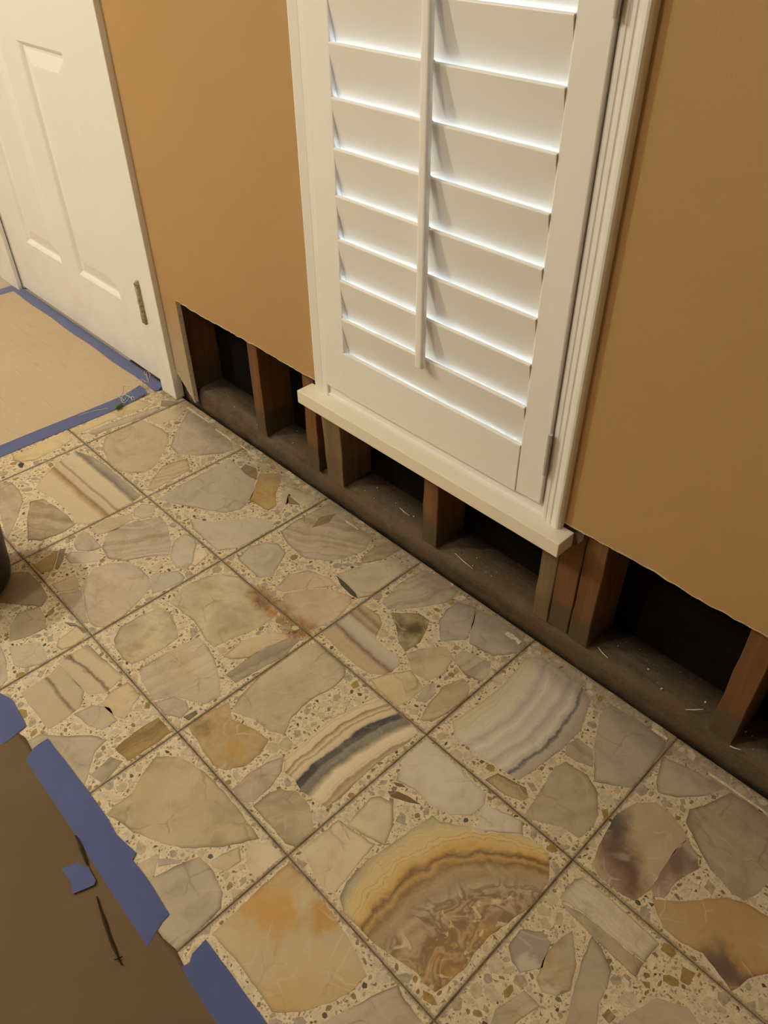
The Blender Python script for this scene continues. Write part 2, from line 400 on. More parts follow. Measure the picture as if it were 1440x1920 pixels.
M['AM'] = mat_patch('amber_veined_onyx', (0.36, 0.24, 0.105), (0.42, 0.31, 0.16), [(-0.045, -0.02, 0.012, 0.012, (0.17, 0.11, 0.04), 0.8), (0.03, 0.0, 0.018, 0.018, (0.45, 0.27, 0.075), 0.7), (0.0, 0.04, 0.016, 0.015, (0.34, 0.22, 0.08), 0.6)], 40, 0.25)
M['MV'] = mat_patch('mauve_and_white_onyx', (0.34, 0.275, 0.23), (0.31, 0.25, 0.205), [(0.012, -0.02, 0.018, 0.006, (0.54, 0.46, 0.38), 0.85)], 24, 0.1)
M['chip_a'] = plain('chip_brown', (0.25, 0.175, 0.095), 0.42, 0.4, 0.3, 120)
M['chip_b'] = plain('chip_grey', (0.38, 0.31, 0.225), 0.42, 0.4, 0.25, 120)
M['chip_c'] = plain('chip_dark', (0.10, 0.08, 0.065), 0.42, 0.4, 0.3, 120)
M['chip_d'] = plain('chip_gold', (0.32, 0.205, 0.07), 0.42, 0.4, 0.25, 120)
M['chip_e'] = plain('chip_pale', (0.55, 0.455, 0.33), 0.42, 0.4, 0.2, 120)

M['chip_f'] = plain('chip_tan', (0.50, 0.40, 0.255), 0.40, 0.4, 0.22, 60)

def mat_paper(name, c1, c2, grime):
    k = NT(name)
    p = k.pos()
    c = k.mix(k.ramp(k.noise(p, 4.5, 5, 0.6), [(0.3, 0.0), (0.7, 1.0)]), c1, c2)
    x, y, z = k.xyz(p)
    s = k.noise(k.comb(k.math('MULTIPLY', x, 3.0), k.math('MULTIPLY', y, 30.0), 0.0), 3.0, 5, 0.65)
    c = k.mix(k.math('MULTIPLY', k.step(s, 0.54, 0.72), 0.32), c, grime)
    sp = k.noise(p, 90, 2, 0.5)
    c = k.mix(k.math('MULTIPLY', k.step(sp, 0.70, 0.78), 0.35), c, grime)
    k.bump(k.noise(p, 210, 3), 0.12, 0.001)
    return k.fin(c, 0.75, 0.25)
M['paper_tan'] = mat_paper('tan_floor_paper', (0.50, 0.375, 0.245), (0.55, 0.42, 0.285), (0.30, 0.21, 0.13))
M['paper_brown'] = mat_paper('brown_floor_paper', (0.125, 0.080, 0.038), (0.145, 0.094, 0.046), (0.13, 0.09, 0.05))
def mat_tape():
    k = NT('blue_masking_tape')
    p = k.pos()
    c = k.mix(k.noise(p, 25, 4), (0.058, 0.078, 0.225), (0.072, 0.095, 0.25))
    k.bump(k.noise(p, 420, 2), 0.25, 0.0008)
    k.b.inputs['Sheen Weight'].default_value = 0.6
    k.b.inputs['Sheen Roughness'].default_value = 0.5
    return k.fin(c, 0.62, 0.2)
M['tape'] = mat_tape()
M['slit'] = plain('paper_tear_shade', (0.055, 0.037, 0.02), 0.9, 0.1, 0.3, 60)  # shadow inside the tear, painted as dark brown
def mat_glass():
    k = NT('window_glass')
    tr = k.n('BsdfTransparent')
    gl = k.n('BsdfGlossy')
    gl.inputs['Roughness'].default_value = 0.02
    mx = k.n('MixShader')
    mx.inputs[0].default_value = 0.06
    k.t.links.new(tr.outputs[0], mx.inputs[1])
    k.t.links.new(gl.outputs[0], mx.inputs[2])
    k.t.links.new(mx.outputs[0], k.out.inputs[0])
    return k.m
M['glass'] = mat_glass()
def mat_bulb():
    k = NT('lamp_diffuser')
    e = k.n('Emission')
    e.inputs[0].default_value = (1.0, 1.0, 0.84, 1)
    e.inputs[1].default_value = 12.0
    k.t.links.new(e.outputs[0], k.out.inputs[0])
    return k.m
M['bulb'] = mat_bulb()

# ------------------------------------------------------------------ mesh helpers
class MB:
    def __init__(s):
        s.v, s.f, s.mi = [], [], []
    def add(s, verts, faces, mi=0):
        b = len(s.v)
        s.v += [tuple(p) for p in verts]
        s.f += [tuple(b + i for i in f) for f in faces]
        s.mi += [mi] * len(faces)
        return s
    def box(s, x0, x1, y0, y1, z0, z1, mi=0):
        vs_ = [(x0, y0, z0), (x1, y0, z0), (x1, y1, z0), (x0, y1, z0), (x0, y0, z1), (x1, y0, z1), (x1, y1, z1), (x0, y1, z1)]
        return s.add(vs_, [(0, 3, 2, 1), (4, 5, 6, 7), (0, 1, 5, 4), (1, 2, 6, 5), (2, 3, 7, 6), (3, 0, 4, 7)], mi)
    def prism(s, poly, z0, z1, mi=0):
        n = len(poly)
        a = sum(poly[i][0] * poly[(i + 1) % n][1] - poly[(i + 1) % n][0] * poly[i][1] for i in range(n))
        if a < 0:
            poly = poly[::-1]
        vs_ = [(p[0], p[1], z0) for p in poly] + [(p[0], p[1], z1) for p in poly]
        fs = [tuple(range(n - 1, -1, -1)), tuple(range(n, 2 * n))] + [(i, (i + 1) % n, n + (i + 1) % n, n + i) for i in range(n)]
        return s.add(vs_, fs, mi)
    def extrude(s, prof, axis, a0, a1, mi=0):
        """closed profile in the two other axes, extruded along axis"""
        def P(p, t):
            return {'x': (t, p[0], p[1]), 'y': (p[0], t, p[1]), 'z': (p[0], p[1], t)}[axis]
        n = len(prof)
        vs_ = [P(p, a0) for p in prof] + [P(p, a1) for p in prof]
        fs = [tuple(range(n - 1, -1, -1)), tuple(range(n, 2 * n))] + [(i, (i + 1) % n, n + (i + 1) % n, n + i) for i in range(n)]
        return s.add(vs_, fs, mi)
    def tube(s, pts, r, n=6, mi=0):
        pts = [Vector(p) for p in pts]
        rings = []
        for i, p in enumerate(pts):
            t = (pts[min(i + 1, len(pts) - 1)] - pts[max(i - 1, 0)]).normalized()
            u = t.cross(Vector((0, 0, 1)))
            if u.length < 1e-3:
                u = t.cross(Vector((1, 0, 0)))
            u.normalize()
            w = t.cross(u)
            rr = r[i] if isinstance(r, (list, tuple)) else r
            rings.append([p + (u * math.cos(2 * math.pi * k / n) + w * math.sin(2 * math.pi * k / n)) * rr for k in range(n)])
        vs_ = [q for ring in rings for q in ring]
        fs = []
        for i in range(len(rings) - 1):
            for k in range(n):
                a, b = i * n + k, i * n + (k + 1) % n
                fs.append((a, b, b + n, a + n))
        fs += [tuple(range(n - 1, -1, -1)), tuple((len(rings) - 1) * n + k for k in range(n))]
        return s.add(vs_, fs, mi)
    def lathe(s, prof, c, n=32, mi=0):
        vs_, fs = [], []
        for (r, z) in prof:
            for k in range(n):
                a = 2 * math.pi * k / n
                vs_.append((c[0] + r * math.cos(a), c[1] + r * math.sin(a), c[2] + z))
        for i in range(len(prof) - 1):
            for k in range(n):
                a, b = i * n + k, i * n + (k + 1) % n
                fs.append((a, b, b + n, a + n))
        return s.add(vs_, fs, mi)
    def mesh(s, name, mats, smooth=False, fix=True):
        me = bpy.data.meshes.new(name)
        me.from_pydata(s.v, [], s.f)
        for m in (mats if isinstance(mats, (list, tuple)) else [mats]):
            me.materials.append(m)
        for p, i in zip(me.polygons, s.mi):
            p.material_index = i
            p.use_smooth = smooth and len(p.vertices) <= 4
        if fix:
            bm = bmesh.new()
            bm.from_mesh(me)
            bmesh.ops.recalc_face_normals(bm, faces=bm.faces)
            bm.to_mesh(me)
            bm.free()
        me.update()
        return me
    def build(s, name, mats, parent=None, smooth=False, bevel=0.0, fix=True, loc=None):
        o = bpy.data.objects.new(name, s.mesh(name, mats, smooth, fix))
        COL.objects.link(o)
        if parent:
            o.parent = parent
        if loc:
            o.location = loc
        if bevel:
            b = o.modifiers.new('bevel', 'BEVEL')
            b.width = bevel
            b.segments = 2
            b.limit_method = 'ANGLE'
            b.angle_limit = R(40)
        return o
def empty(name, loc=(0, 0, 0)):
    o = bpy.data.objects.new(name, None)
    o.empty_display_size = 0.05
    COL.objects.link(o)
    o.location = loc
    return o
def tag(o, label=None, cat=None, group=None, kind=None):
    for k_, v_ in (('label', label), ('category', cat), ('group', group), ('kind', kind)):
        if v_:
            o[k_] = v_
    return o
def struct(o, label=None, cat=None):
    return tag(o, label, cat, kind='structure')
def B(name, mat, parent, *boxes, bevel=0.0):
    m = MB()
    for b in boxes:
        m.box(*b)
    return m.build(name, mat, parent, bevel=bevel)

YW = 0.300          # room face of the drywall
CUT = 0.314         # height where the drywall was cut away
X0, X1, Y0, ZC = -2.6, 3.4, -3.0, 2.44

# ------------------------------------------------------------------ floor base
P = 0.305
floor = MB().box(-0.310, X1, Y0, 0.43, -0.060, -0.0007).build('floor', M['grout'])
struct(floor, 'polished onyx terrazzo tile floor in square tiles with brown grout', 'floor')
# the slab drops away behind the last row of tiles
me = floor.data
floor.data = MB().box(-0.310, X1, Y0, 0.3035, -0.060, -0.0007).box(-0.310, X1, 0.3035, 0.43, -0.060, -0.030).mesh('floor', M['grout'])
fl2 = MB().box(X0, -0.310, Y0, 0.43, -0.060, -0.0006).build('floor', M['entry'])
struct(fl2, 'beige entry floor beyond the tan paper by the white door', 'floor')

# ------------------------------------------------------------------ tiles, onyx stones and chips
# stone classes: tone, band, band amount, cloud
CLS = {
 'G': ((0.44, 0.375, 0.295), (0.40, 0.335, 0.26), 0.35, 0.10), 'G2': ((0.40, 0.33, 0.245), (0.35, 0.285, 0.21), 0.4, 0.10),
 'G3': ((0.40, 0.35, 0.29), (0.34, 0.295, 0.245), 0.5, 0.18), 'G4': ((0.52, 0.455, 0.37), (0.48, 0.41, 0.335), 0.35, 0.12),
 'G5': ((0.39, 0.335, 0.255), (0.35, 0.30, 0.23), 0.45, 0.12), 'P': ((0.53, 0.44, 0.31), (0.47, 0.385, 0.27), 0.35, 0.15),
 'P2': ((0.55, 0.465, 0.32), (0.50, 0.41, 0.28), 0.3, 0.12), 'T': ((0.47, 0.37, 0.24), (0.41, 0.315, 0.20), 0.4, 0.12),
 'TB': ((0.45, 0.35, 0.22), (0.30, 0.21, 0.12), 0.75, 0.10), 'Y': ((0.52, 0.415, 0.245), (0.47, 0.36, 0.20), 0.4, 0.10),
 'Y2': ((0.50, 0.40, 0.24), (0.46, 0.36, 0.21), 0.4, 0.10), 'M': ((0.41, 0.33, 0.25), (0.345, 0.27, 0.20), 0.6, 0.15),
 'MB': ((0.43, 0.345, 0.255), (0.26, 0.195, 0.135), 0.7, 0.15), 'MS': ((0.40, 0.31, 0.22), (0.33, 0.25, 0.18), 0.6, 0.08),
 'GB': ((0.44, 0.365, 0.27), (0.31, 0.25, 0.18), 0.65, 0.12), 'GD': ((0.30, 0.25, 0.185), (0.13, 0.105, 0.08), 0.5, 0.05),
 'GD2': ((0.40, 0.33, 0.225), (0.26, 0.205, 0.13), 0.5, 0.05), 'GY': ((0.46, 0.375, 0.25), (0.36, 0.285, 0.185), 0.55, 0.35),
 'B': ((0.24, 0.175, 0.11), (0.17, 0.12, 0.075), 0.5, 0.0), 'B2': ((0.35, 0.27, 0.19), (0.20, 0.145, 0.095), 0.8, 0.12),
 'B3': ((0.31, 0.235, 0.155), (0.26, 0.19, 0.125), 0.5, 0.05), 'A': ((0.42, 0.275, 0.095), (0.33, 0.20, 0.055), 0.6, 0.25),
 'O': ((0.26, 0.185, 0.085), (0.20, 0.14, 0.06), 0.5, 0.0), 'O2': ((0.36, 0.26, 0.105), (0.28, 0.19, 0.07), 0.5, 0.05),
 'O3': ((0.23, 0.175, 0.105), (0.17, 0.12, 0.07), 0.5, 0.0), 'OB': ((0.34, 0.225, 0.085), (0.15, 0.09, 0.035), 0.8, 0.0),
 'OG': ((0.36, 0.295, 0.195), (0.29, 0.23, 0.145), 0.5, 0.22), 'D': ((0.05, 0.045, 0.045), (0.04, 0.035, 0.035), 0.3, 0.0),
 'D2': ((0.17, 0.135, 0.11), (0.12, 0.095, 0.075), 0.4, 0.0), 'DG': ((0.085, 0.082, 0.06), (0.055, 0.052, 0.04), 0.5, 0.0),
 'DB': ((0.16, 0.105, 0.05), (0.11, 0.07, 0.035), 0.5, 0.0), 'DB2': ((0.38, 0.29, 0.17), (0.14, 0.09, 0.04), 0.9, 0.0),
 'DB3': ((0.25, 0.165, 0.07), (0.20, 0.13, 0.05), 0.5, 0.0), 'X': ((0.38, 0.305, 0.20), (0.28, 0.215, 0.135), 0.5, 0.75),
 'X2': ((0.42, 0.35, 0.225), (0.34, 0.275, 0.17), 0.5, 0.60), 'PK': ((0.47, 0.36, 0.25), (0.38, 0.275, 0.185), 0.45, 0.35),
 'WS': ((0.60, 0.52, 0.40), (0.46, 0.385, 0.285), 0.65, 0.15), 'BT': ((0.42, 0.33, 0.205), (0.37, 0.285, 0.17), 0.4, 0.15),
}
ANG = {'BIG': 85, 'WB': 93, 'SB': -2, 'CB': 1, 'CB2': 7, 'CB3': 1, 'HERO': 66, 'PA': 0, 'PU': 0, 'PU2': 0, 'OR': 0, 'DK': 0, 'AM': 0, 'MV': 0}
RAND_CLS = ['G', 'P', 'T', 'M', 'MB', 'GB', 'G2', 'X', 'X2', 'TB', 'WS', 'A', 'OG', 'PK']
SMALL = {'D', 'D2', 'DG', 'DB', 'DB2', 'DB3', 'O', 'O3', 'B'}
STONES = [
 (1,-2,"B3",10,"331,-341 352,-316 406,-314 450,-320 464,-341 429,-370 401,-391 396,-397 331,-368"),
 (1,-2,"G2",10,"451,-382 463,-346 491,-348 526,-359 521,-401 510,-425 476,-410"),
 (1,-2,"G2",10,"527,-433 552,-387 590,-391 608,-396 608,-406 591,-436 571,-445"),
 (1,-2,"T",60,"574,-357 566,-315 601,-311 608,-333 608,-342 601,-363 586,-366"),
 (1,-2,"B",0,"538,-327 556,-314 583,-307 594,-307 592,-314 565,-313 556,-324"),
 (1,-2,"G2",0,"507,-444 544,-450 595,-469 606,-487"),
 (2,-2,"CB2",0,"623,-381 625,-349 625,-322 666,-319 711,-315 741,-314 749,-350 741,-367 728,-378 693,-381"),
 (2,-2,"CB3",0,"645,-464 643,-408 632,-385 695,-382 721,-381 747,-402 751,-431 750,-463 700,-463"),
 (2,-2,"T",60,"769,-371 756,-340 760,-313 799,-312 812,-336 825,-357 804,-366"),
 (2,-2,"G2",70,"756,-416 760,-384 785,-366 818,-369 817,-397 794,-409"),
 (2,-2,"OB",85,"869,-398 864,-359 865,-314 906,-315 907,-353 904,-395"),
 (2,-2,"GD",85,"885,-453 878,-414 899,-404 913,-446"),
 (2,-2,"G2",10,"748,-517 753,-478 778,-457 819,-415 842,-402 849,-428 881,-458 892,-470 869,-512 789,-524"),
 (3,-2,"BT",70,"932,-358 960,-330 1010,-317 1061,-314 1108,-315 1139,-318 1166,-321 1138,-368 1096,-414 1067,-432 1022,-454 992,-460 967,-469 963,-455 963,-420 945,-392"),
 (3,-2,"G2",40,"1069,-485 1076,-463 1081,-445 1103,-467 1098,-479"),
 (3,-2,"G2",10,"1088,-448 1112,-425 1114,-429 1098,-454"),
 (3,-2,"G2",20,"1104,-483 1106,-475 1118,-431 1129,-403 1162,-401 1196,-409 1212,-423 1214,-450 1218,-476 1218,-488 1215,-499 1175,-505 1126,-496"),
 (3,-2,"T",60,"1146,-394 1149,-375 1157,-351 1176,-362 1173,-385 1155,-396"),
 (3,-2,"P",0,"1172,-347 1166,-332 1184,-314 1214,-312 1215,-362 1192,-358"),
 (3,-2,"G2",0,"1202,-396 1215,-383 1217,-403"),
 (4,-2,"PA",50,"1235,-451 1234,-409 1230,-360 1232,-311 1265,-307 1303,-311 1339,-314 1372,-319 1423,-332 1423,-357 1412,-391 1394,-424 1369,-450 1339,-448 1305,-447 1279,-447"),
 (4,-2,"M",60,"1419,-429 1438,-378 1450,-340 1463,-311 1476,-316 1498,-318 1523,-318 1523,-338 1509,-395 1453,-439"),
 (-1,-1,"Y",80,"-80,-157 -82,-97 -87,-10 -41,-16 -32,-58 -26,-123 -44,-157 -60,-163"),
 (-1,-1,"D",0,"-36,-165 -42,-155 -30,-151 -16,-161 -22,-167"),
 (0,-1,"CB",0,"15,-33 65,-15 125,-8 215,-9 288,-8 297,-37 302,-87 299,-148 274,-165 236,-159 151,-162 92,-173 68,-158 38,-106 21,-70"),
 (0,-1,"B2",30,"128,-208 139,-183 185,-174 236,-168 277,-171 282,-209 274,-251 252,-270 189,-243"),
 (0,-1,"M",0,"7,-229 22,-209 68,-207 113,-219 155,-251 203,-289 215,-302 168,-290 119,-277"),
 (1,-1,"G",0,"323,-43 320,-23 347,-5 369,-24 371,-48 344,-58"),
 (1,-1,"MB",60,"371,-145 356,-125 365,-72 392,-19 430,-24 488,-51 515,-72 487,-108 464,-151 432,-172 392,-164"),
 (1,-1,"T",85,"318,-156 312,-110 334,-61 353,-67 359,-114 349,-148"),
 (1,-1,"G",0,"338,-203 316,-183 316,-166 352,-163 389,-166 385,-185 363,-207"),
 (1,-1,"G",0,"368,-238 357,-221 385,-193 409,-181 422,-190 411,-215 390,-237"),
 (1,-1,"O2",60,"339,-298 335,-263 334,-240 361,-260 382,-276 372,-297"),
 (1,-1,"B",85,"383,-271 332,-235 338,-224 368,-245 389,-267"),
 (1,-1,"M",15,"460,-241 441,-210 450,-178 477,-150 510,-140 547,-141 572,-153 589,-186 605,-232 608,-248 608,-270 593,-288 572,-290 523,-274 483,-257"),
 (1,-1,"T",70,"423,-296 431,-250 452,-253 473,-264 451,-296"),
 (1,-1,"M",70,"458,-298 481,-261 526,-278 573,-295 561,-303 491,-303"),
 (1,-1,"G",20,"543,-129 573,-87 599,-88 605,-98 599,-133 592,-158 568,-149"),
 (1,-1,"G",50,"484,-37 482,-10 500,-2 507,-2 527,-10 573,-52 579,-73 559,-82 528,-75 500,-54"),
 (1,-1,"P",40,"548,-22 558,-5 574,-12 586,-50 578,-53"),
 (1,-1,"T",50,"523,-130 520,-93 532,-102 543,-120"),
 (2,-1,"X",20,"647,-276 630,-254 629,-214 638,-170 670,-165 706,-176 731,-188 733,-229 730,-269 725,-285 700,-290 668,-286"),
 (2,-1,"GB",80,"747,-279 749,-219 758,-160 781,-159 821,-166 870,-188 901,-207 897,-238 870,-254 844,-267 827,-298 799,-295 774,-292"),
 (2,-1,"M",70,"833,-300 847,-269 872,-260 889,-267 893,-284 868,-301"),
 (2,-1,"D2",85,"895,-281 899,-257 907,-259 908,-278"),
 (2,-1,"X2",20,"641,-147 621,-102 630,-49 651,-23 681,-3 688,-2 749,-2 772,-7 812,-13 820,-32 816,-76 804,-118 800,-150 775,-151 718,-140 675,-143"),
 (2,-1,"T",80,"832,-149 825,-103 850,-49 877,-26 884,-32 870,-78 868,-118 847,-144"),
 (2,-1,"GD",80,"871,-171 869,-119 873,-71 887,-30 901,-24 911,-67 904,-124 899,-169"),
 (3,-1,"GY",80,"930,-184 917,-121 917,-74 917,-63 927,-10 943,-2 1010,-2 1026,-17 1031,-46 1023,-99 1028,-143 1047,-174 1024,-188 982,-194 945,-212"),
 (3,-1,"BIG",80,"1084,-203 1087,-160 1082,-124 1083,-87 1093,-50 1103,-7 1137,-4 1173,-5 1206,-9 1208,-31 1200,-83 1200,-131 1203,-173 1201,-210 1176,-215 1152,-221 1127,-215 1104,-219"),
 (3,-1,"AM",40,"920,-285 918,-261 921,-235 926,-204 960,-223 1000,-208 1036,-202 1048,-229 1048,-262 1030,-289 1010,-297 968,-292"),
 (3,-1,"M",70,"1071,-300 1066,-264 1071,-231 1081,-206 1100,-224 1110,-254 1112,-288 1103,-298"),
 (3,-1,"GD2",60,"1119,-293 1119,-261 1127,-244 1151,-228 1180,-230 1208,-246 1218,-257 1218,-283 1217,-286 1201,-295 1175,-293 1144,-294"),
 (4,-1,"HERO",35,"1322,-287 1313,-266 1310,-225 1317,-185 1322,-146 1330,-101 1346,-100 1378,-76 1394,-76 1420,-50 1446,-27 1475,-19 1493,-21 1506,-36 1518,-55 1521,-79 1519,-115 1511,-152 1506,-178 1506,-206 1510,-232 1507,-255 1502,-279 1484,-282 1471,-279 1442,-286 1412,-293 1381,-296 1343,-299"),
 (4,-1,"P",30,"1229,-284 1232,-213 1299,-200 1302,-233 1308,-271 1310,-291 1287,-297 1258,-290"),
 (4,-1,"P2",30,"1247,-206 1239,-152 1249,-137 1271,-132 1297,-159 1310,-187 1280,-198"),
 (4,-1,"G4",20,"1246,-97 1227,-56 1224,-26 1228,-8 1264,-7 1314,-9 1361,-12 1372,-31 1368,-57 1347,-78 1314,-88 1277,-88"),
 (4,-1,"DB",0,"1249,-122 1262,-110 1280,-104 1303,-100 1287,-111 1260,-125"),
 (4,-1,"DB",0,"1244,-104 1256,-96 1265,-96 1253,-105"),
 (4,-1,"G4",10,"1392,-66 1374,-27 1395,-19 1432,-7 1444,-24 1418,-47"),
 (5,-1,"WS",0,"1547,-60 1546,-23 1552,-13 1589,-10 1632,-10 1677,-13 1675,-32 1675,-47 1654,-50 1616,-51 1577,-53"),
 (5,-1,"M",0,"1553,-65 1579,-56 1618,-53 1656,-52 1675,-50 1677,-72 1642,-72 1604,-70"),
 (5,-1,"MV",20,"1536,-165 1533,-137 1556,-117 1572,-121 1583,-153 1566,-179 1551,-176"),
 (5,-1,"X",60,"1579,-138 1579,-114 1585,-87 1601,-105 1615,-121 1626,-148 1618,-166 1602,-176 1587,-169"),
 (5,-1,"G2",60,"1618,-111 1609,-73 1628,-77 1651,-90 1658,-109 1661,-134 1678,-163 1684,-186 1660,-211 1646,-184 1632,-148"),
 (5,-1,"GB",70,"1573,-238 1585,-195 1609,-195 1601,-224 1600,-252 1583,-261"),
 (5,-1,"M",20,"1691,-146 1701,-109 1713,-75 1746,-57 1771,-64 1779,-116 1731,-166"),
 (5,-1,"DB3",0,"1673,-144 1675,-131 1687,-132 1685,-145"),
 (-1,0,"Y",85,"-81,2 -82,43 -92,138 -92,210 -51,225 -44,193 -48,157 -57,92 -55,34 -53,7 -79,2"),
 (-1,0,"MB",85,"-45,29 -43,85 -38,145 -32,186 -24,226 -6,226 -3,180 -17,91 -19,41"),
 (-1,0,"B",80,"-44,255 -6,283 -2,277 -2,252 -20,237"),
 (0,0,"T",20,"2,80 2,83 2,148 4,164 74,177 114,176 146,156 178,116 209,78 216,49 195,22 163,5 111,5 49,24 16,47"),
 (0,0,"M",10,"119,198 77,252 57,276 132,284 191,283 261,273 291,258 278,223 243,176 205,148 165,152"),
 (0,0,"T",80,"2,223 5,236 29,266 45,264 63,239 56,188 24,180 2,187"),
 (0,0,"TB",70,"260,37 225,94 240,152 286,130 288,75 291,29 286,14"),
 (1,0,"G",15,"331,14 323,72 322,149 318,227 368,224 437,218 477,179 498,130 481,96 453,79 400,48"),
 (1,0,"B",20,"371,223 364,243 396,252 417,242 435,224 397,219"),
 (1,0,"A",85,"423,243 454,279 482,262 511,223 544,200 547,175 487,166 456,206"),
 (1,0,"O",50,"535,242 549,242 584,240 562,223"),
 (1,0,"P",10,"499,260 557,279 590,284 603,251 584,243 547,246 534,246 560,217 543,217"),
 (1,0,"G",5,"448,28 492,59 548,138 585,156 608,132 608,99 605,81 598,42 579,13 530,12 477,15"),
 (2,0,"G",0,"630,29 618,66 630,101 653,118 688,112 705,82 724,48 709,27 673,26"),
 (2,0,"MB",30,"626,149 622,188 624,244 628,285 654,303 686,303 730,281 786,278 801,243 791,195 770,162 732,134 701,134 670,135"),
 (2,0,"O3",70,"665,208 650,244 666,278 679,246"),
 (2,0,"TB",75,"817,219 811,260 821,303 834,303 856,300 851,248 830,211"),
 (2,0,"P",60,"818,151 834,197 866,261 905,270 913,224 913,159 898,134 851,143"),
 (2,0,"DG",0,"817,146 848,145 886,140 899,133 881,130 847,134"),
 (2,0,"PK",60,"759,31 747,77 768,114 813,130 837,127 830,110 802,76 779,38"),
 (2,0,"PK",70,"784,34 806,73 837,109 884,126 898,116 909,66 898,15 873,8 840,8 801,17"),
 (3,0,"MB",70,"942,162 929,225 937,286 983,303 1028,291 1035,257 1012,219 983,177 965,159"),
 (3,0,"DK",20,"977,153 1004,181 1018,192 1043,193 1056,168 1067,141 1064,105 1036,115 1007,138"),
 (3,0,"SB",0,"918,21 917,43 917,112 921,127 962,132 983,121 1001,86 1029,83 1065,86 1078,72 1080,52 1075,38 1055,20 1022,15 981,16"),
 (3,0,"Y2",60,"1066,11 1084,48 1104,79 1147,67 1148,30 1141,6 1109,6"),
 (3,0,"T",60,"1071,101 1080,128 1112,168 1138,157 1152,119 1140,85 1109,80"),
 (3,0,"GB",50,"1158,39 1148,72 1153,89 1171,74 1173,50"),
 (3,0,"TB",65,"1178,54 1172,97 1184,133 1203,130 1218,108 1218,84 1215,65 1208,28 1191,15"),
 (3,0,"G3",40,"1059,205 1048,237 1049,270 1085,285 1107,253 1125,212 1095,173"),
 (3,0,"G3",0,"1111,244 1090,284 1130,293 1176,295 1213,284 1215,254 1188,216 1138,208"),
 (3,0,"MB",80,"1143,154 1139,185 1195,199 1210,176 1211,155 1180,145"),
 (4,0,"WB",75,"1234,53 1241,101 1246,180 1236,256 1254,275 1296,278 1346,274 1375,261 1398,200 1398,139 1389,73 1384,48 1359,43 1297,37 1260,31"),
 (4,0,"DB2",0,"1346,7 1353,31 1402,43 1415,32 1411,20 1386,9"),
 (4,0,"G5",30,"1436,185 1406,248 1408,279 1463,285 1516,280 1523,227 1523,203 1522,168 1501,152 1473,134"),
 (4,0,"MB",0,"1401,156 1407,180 1436,179 1454,153 1433,144 1412,141"),
 (4,0,"OG",60,"1430,7 1422,56 1412,107 1420,128 1460,132 1487,118 1509,88 1514,61 1510,35 1478,30 1441,6"),
 (5,0,"M",20,"1545,203 1528,252 1565,264 1624,272 1612,241 1579,203 1556,191"),
 (5,0,"PU",60,"1549,16 1537,67 1531,107 1542,147 1563,169 1591,170 1619,159 1627,152 1625,119 1624,82 1629,44 1622,15 1595,9 1568,8"),
 (5,0,"PU2",50,"1630,48 1625,115 1629,149 1650,141 1663,122 1650,81 1650,50 1639,40"),
 (5,0,"MS",0,"1614,176 1607,199 1620,221 1638,271 1664,276 1700,272 1727,240 1745,178 1740,152 1732,128 1710,127 1677,136 1644,156"),
 (5,0,"OR",30,"1642,34 1676,66 1714,113 1737,124 1768,130 1794,119 1801,61 1784,35 1776,5 1756,12 1727,21 1701,12 1673,11"),
]


def inside(p, poly):
    r = False
    n = len(poly)
    j = n - 1
    for i in range(n):
        xi, yi = poly[i]
        xj, yj = poly[j]
        if (yi > p[1]) != (yj > p[1]) and p[0] < (xj - xi) * (p[1] - yi) / (yj - yi) + xi:
            r = not r
        j = i
    return r
def dist_poly(p, poly):
    best = 9.0
    n = len(poly)
    for i in range(n):
        ax, ay = poly[i]
        bx, by = poly[(i + 1) % n]
        dx, dy = bx - ax, by - ay
        L = dx * dx + dy * dy
        t = 0.0 if L == 0 else max(0.0, min(1.0, ((p[0] - ax) * dx + (p[1] - ay) * dy) / L))
        d = math.hypot(p[0] - ax - t * dx, p[1] - ay - t * dy)
        best = min(best, d)
    return best
def clip_half(poly, a, b, c):
    """keep a*x+b*y<=c"""
    out = []
    n = len(poly)
    for i in range(n):
        p, q = poly[i], poly[(i + 1) % n]
        dp, dq = a * p[0] + b * p[1] - c, a * q[0] + b * q[1] - c
        if dp <= 0:
            out.append(p)
        if (dp < 0 < dq) or (dq < 0 < dp):
            t = dp / (dp - dq)
            out.append((p[0] + t * (q[0] - p[0]), p[1] + t * (q[1] - p[1])))
    return out
def rough_edge(poly, rng, step=0.011, amp=0.0010, lim=None):
    out = []
    n = len(poly)
    for i in range(n):
        a, b = poly[i], poly[(i + 1) % n]
        L = math.hypot(b[0] - a[0], b[1] - a[1])
        out.append(a)
        k = int(L / step)
        if k > 0 and L > 0.004:
            nx, ny = -(b[1] - a[1]) / L, (b[0] - a[0]) / L
            for q in range(1, k + 1):
                t = q / (k + 1)
                d = rng.uniform(-amp, amp)
                out.append((a[0] + (b[0] - a[0]) * t + nx * d, a[1] + (b[1] - a[1]) * t + ny * d))
    if lim:
        out = [(min(max(p[0], lim[0]), lim[1]), min(max(p[1], lim[2]), lim[3])) for p in out]
    return out
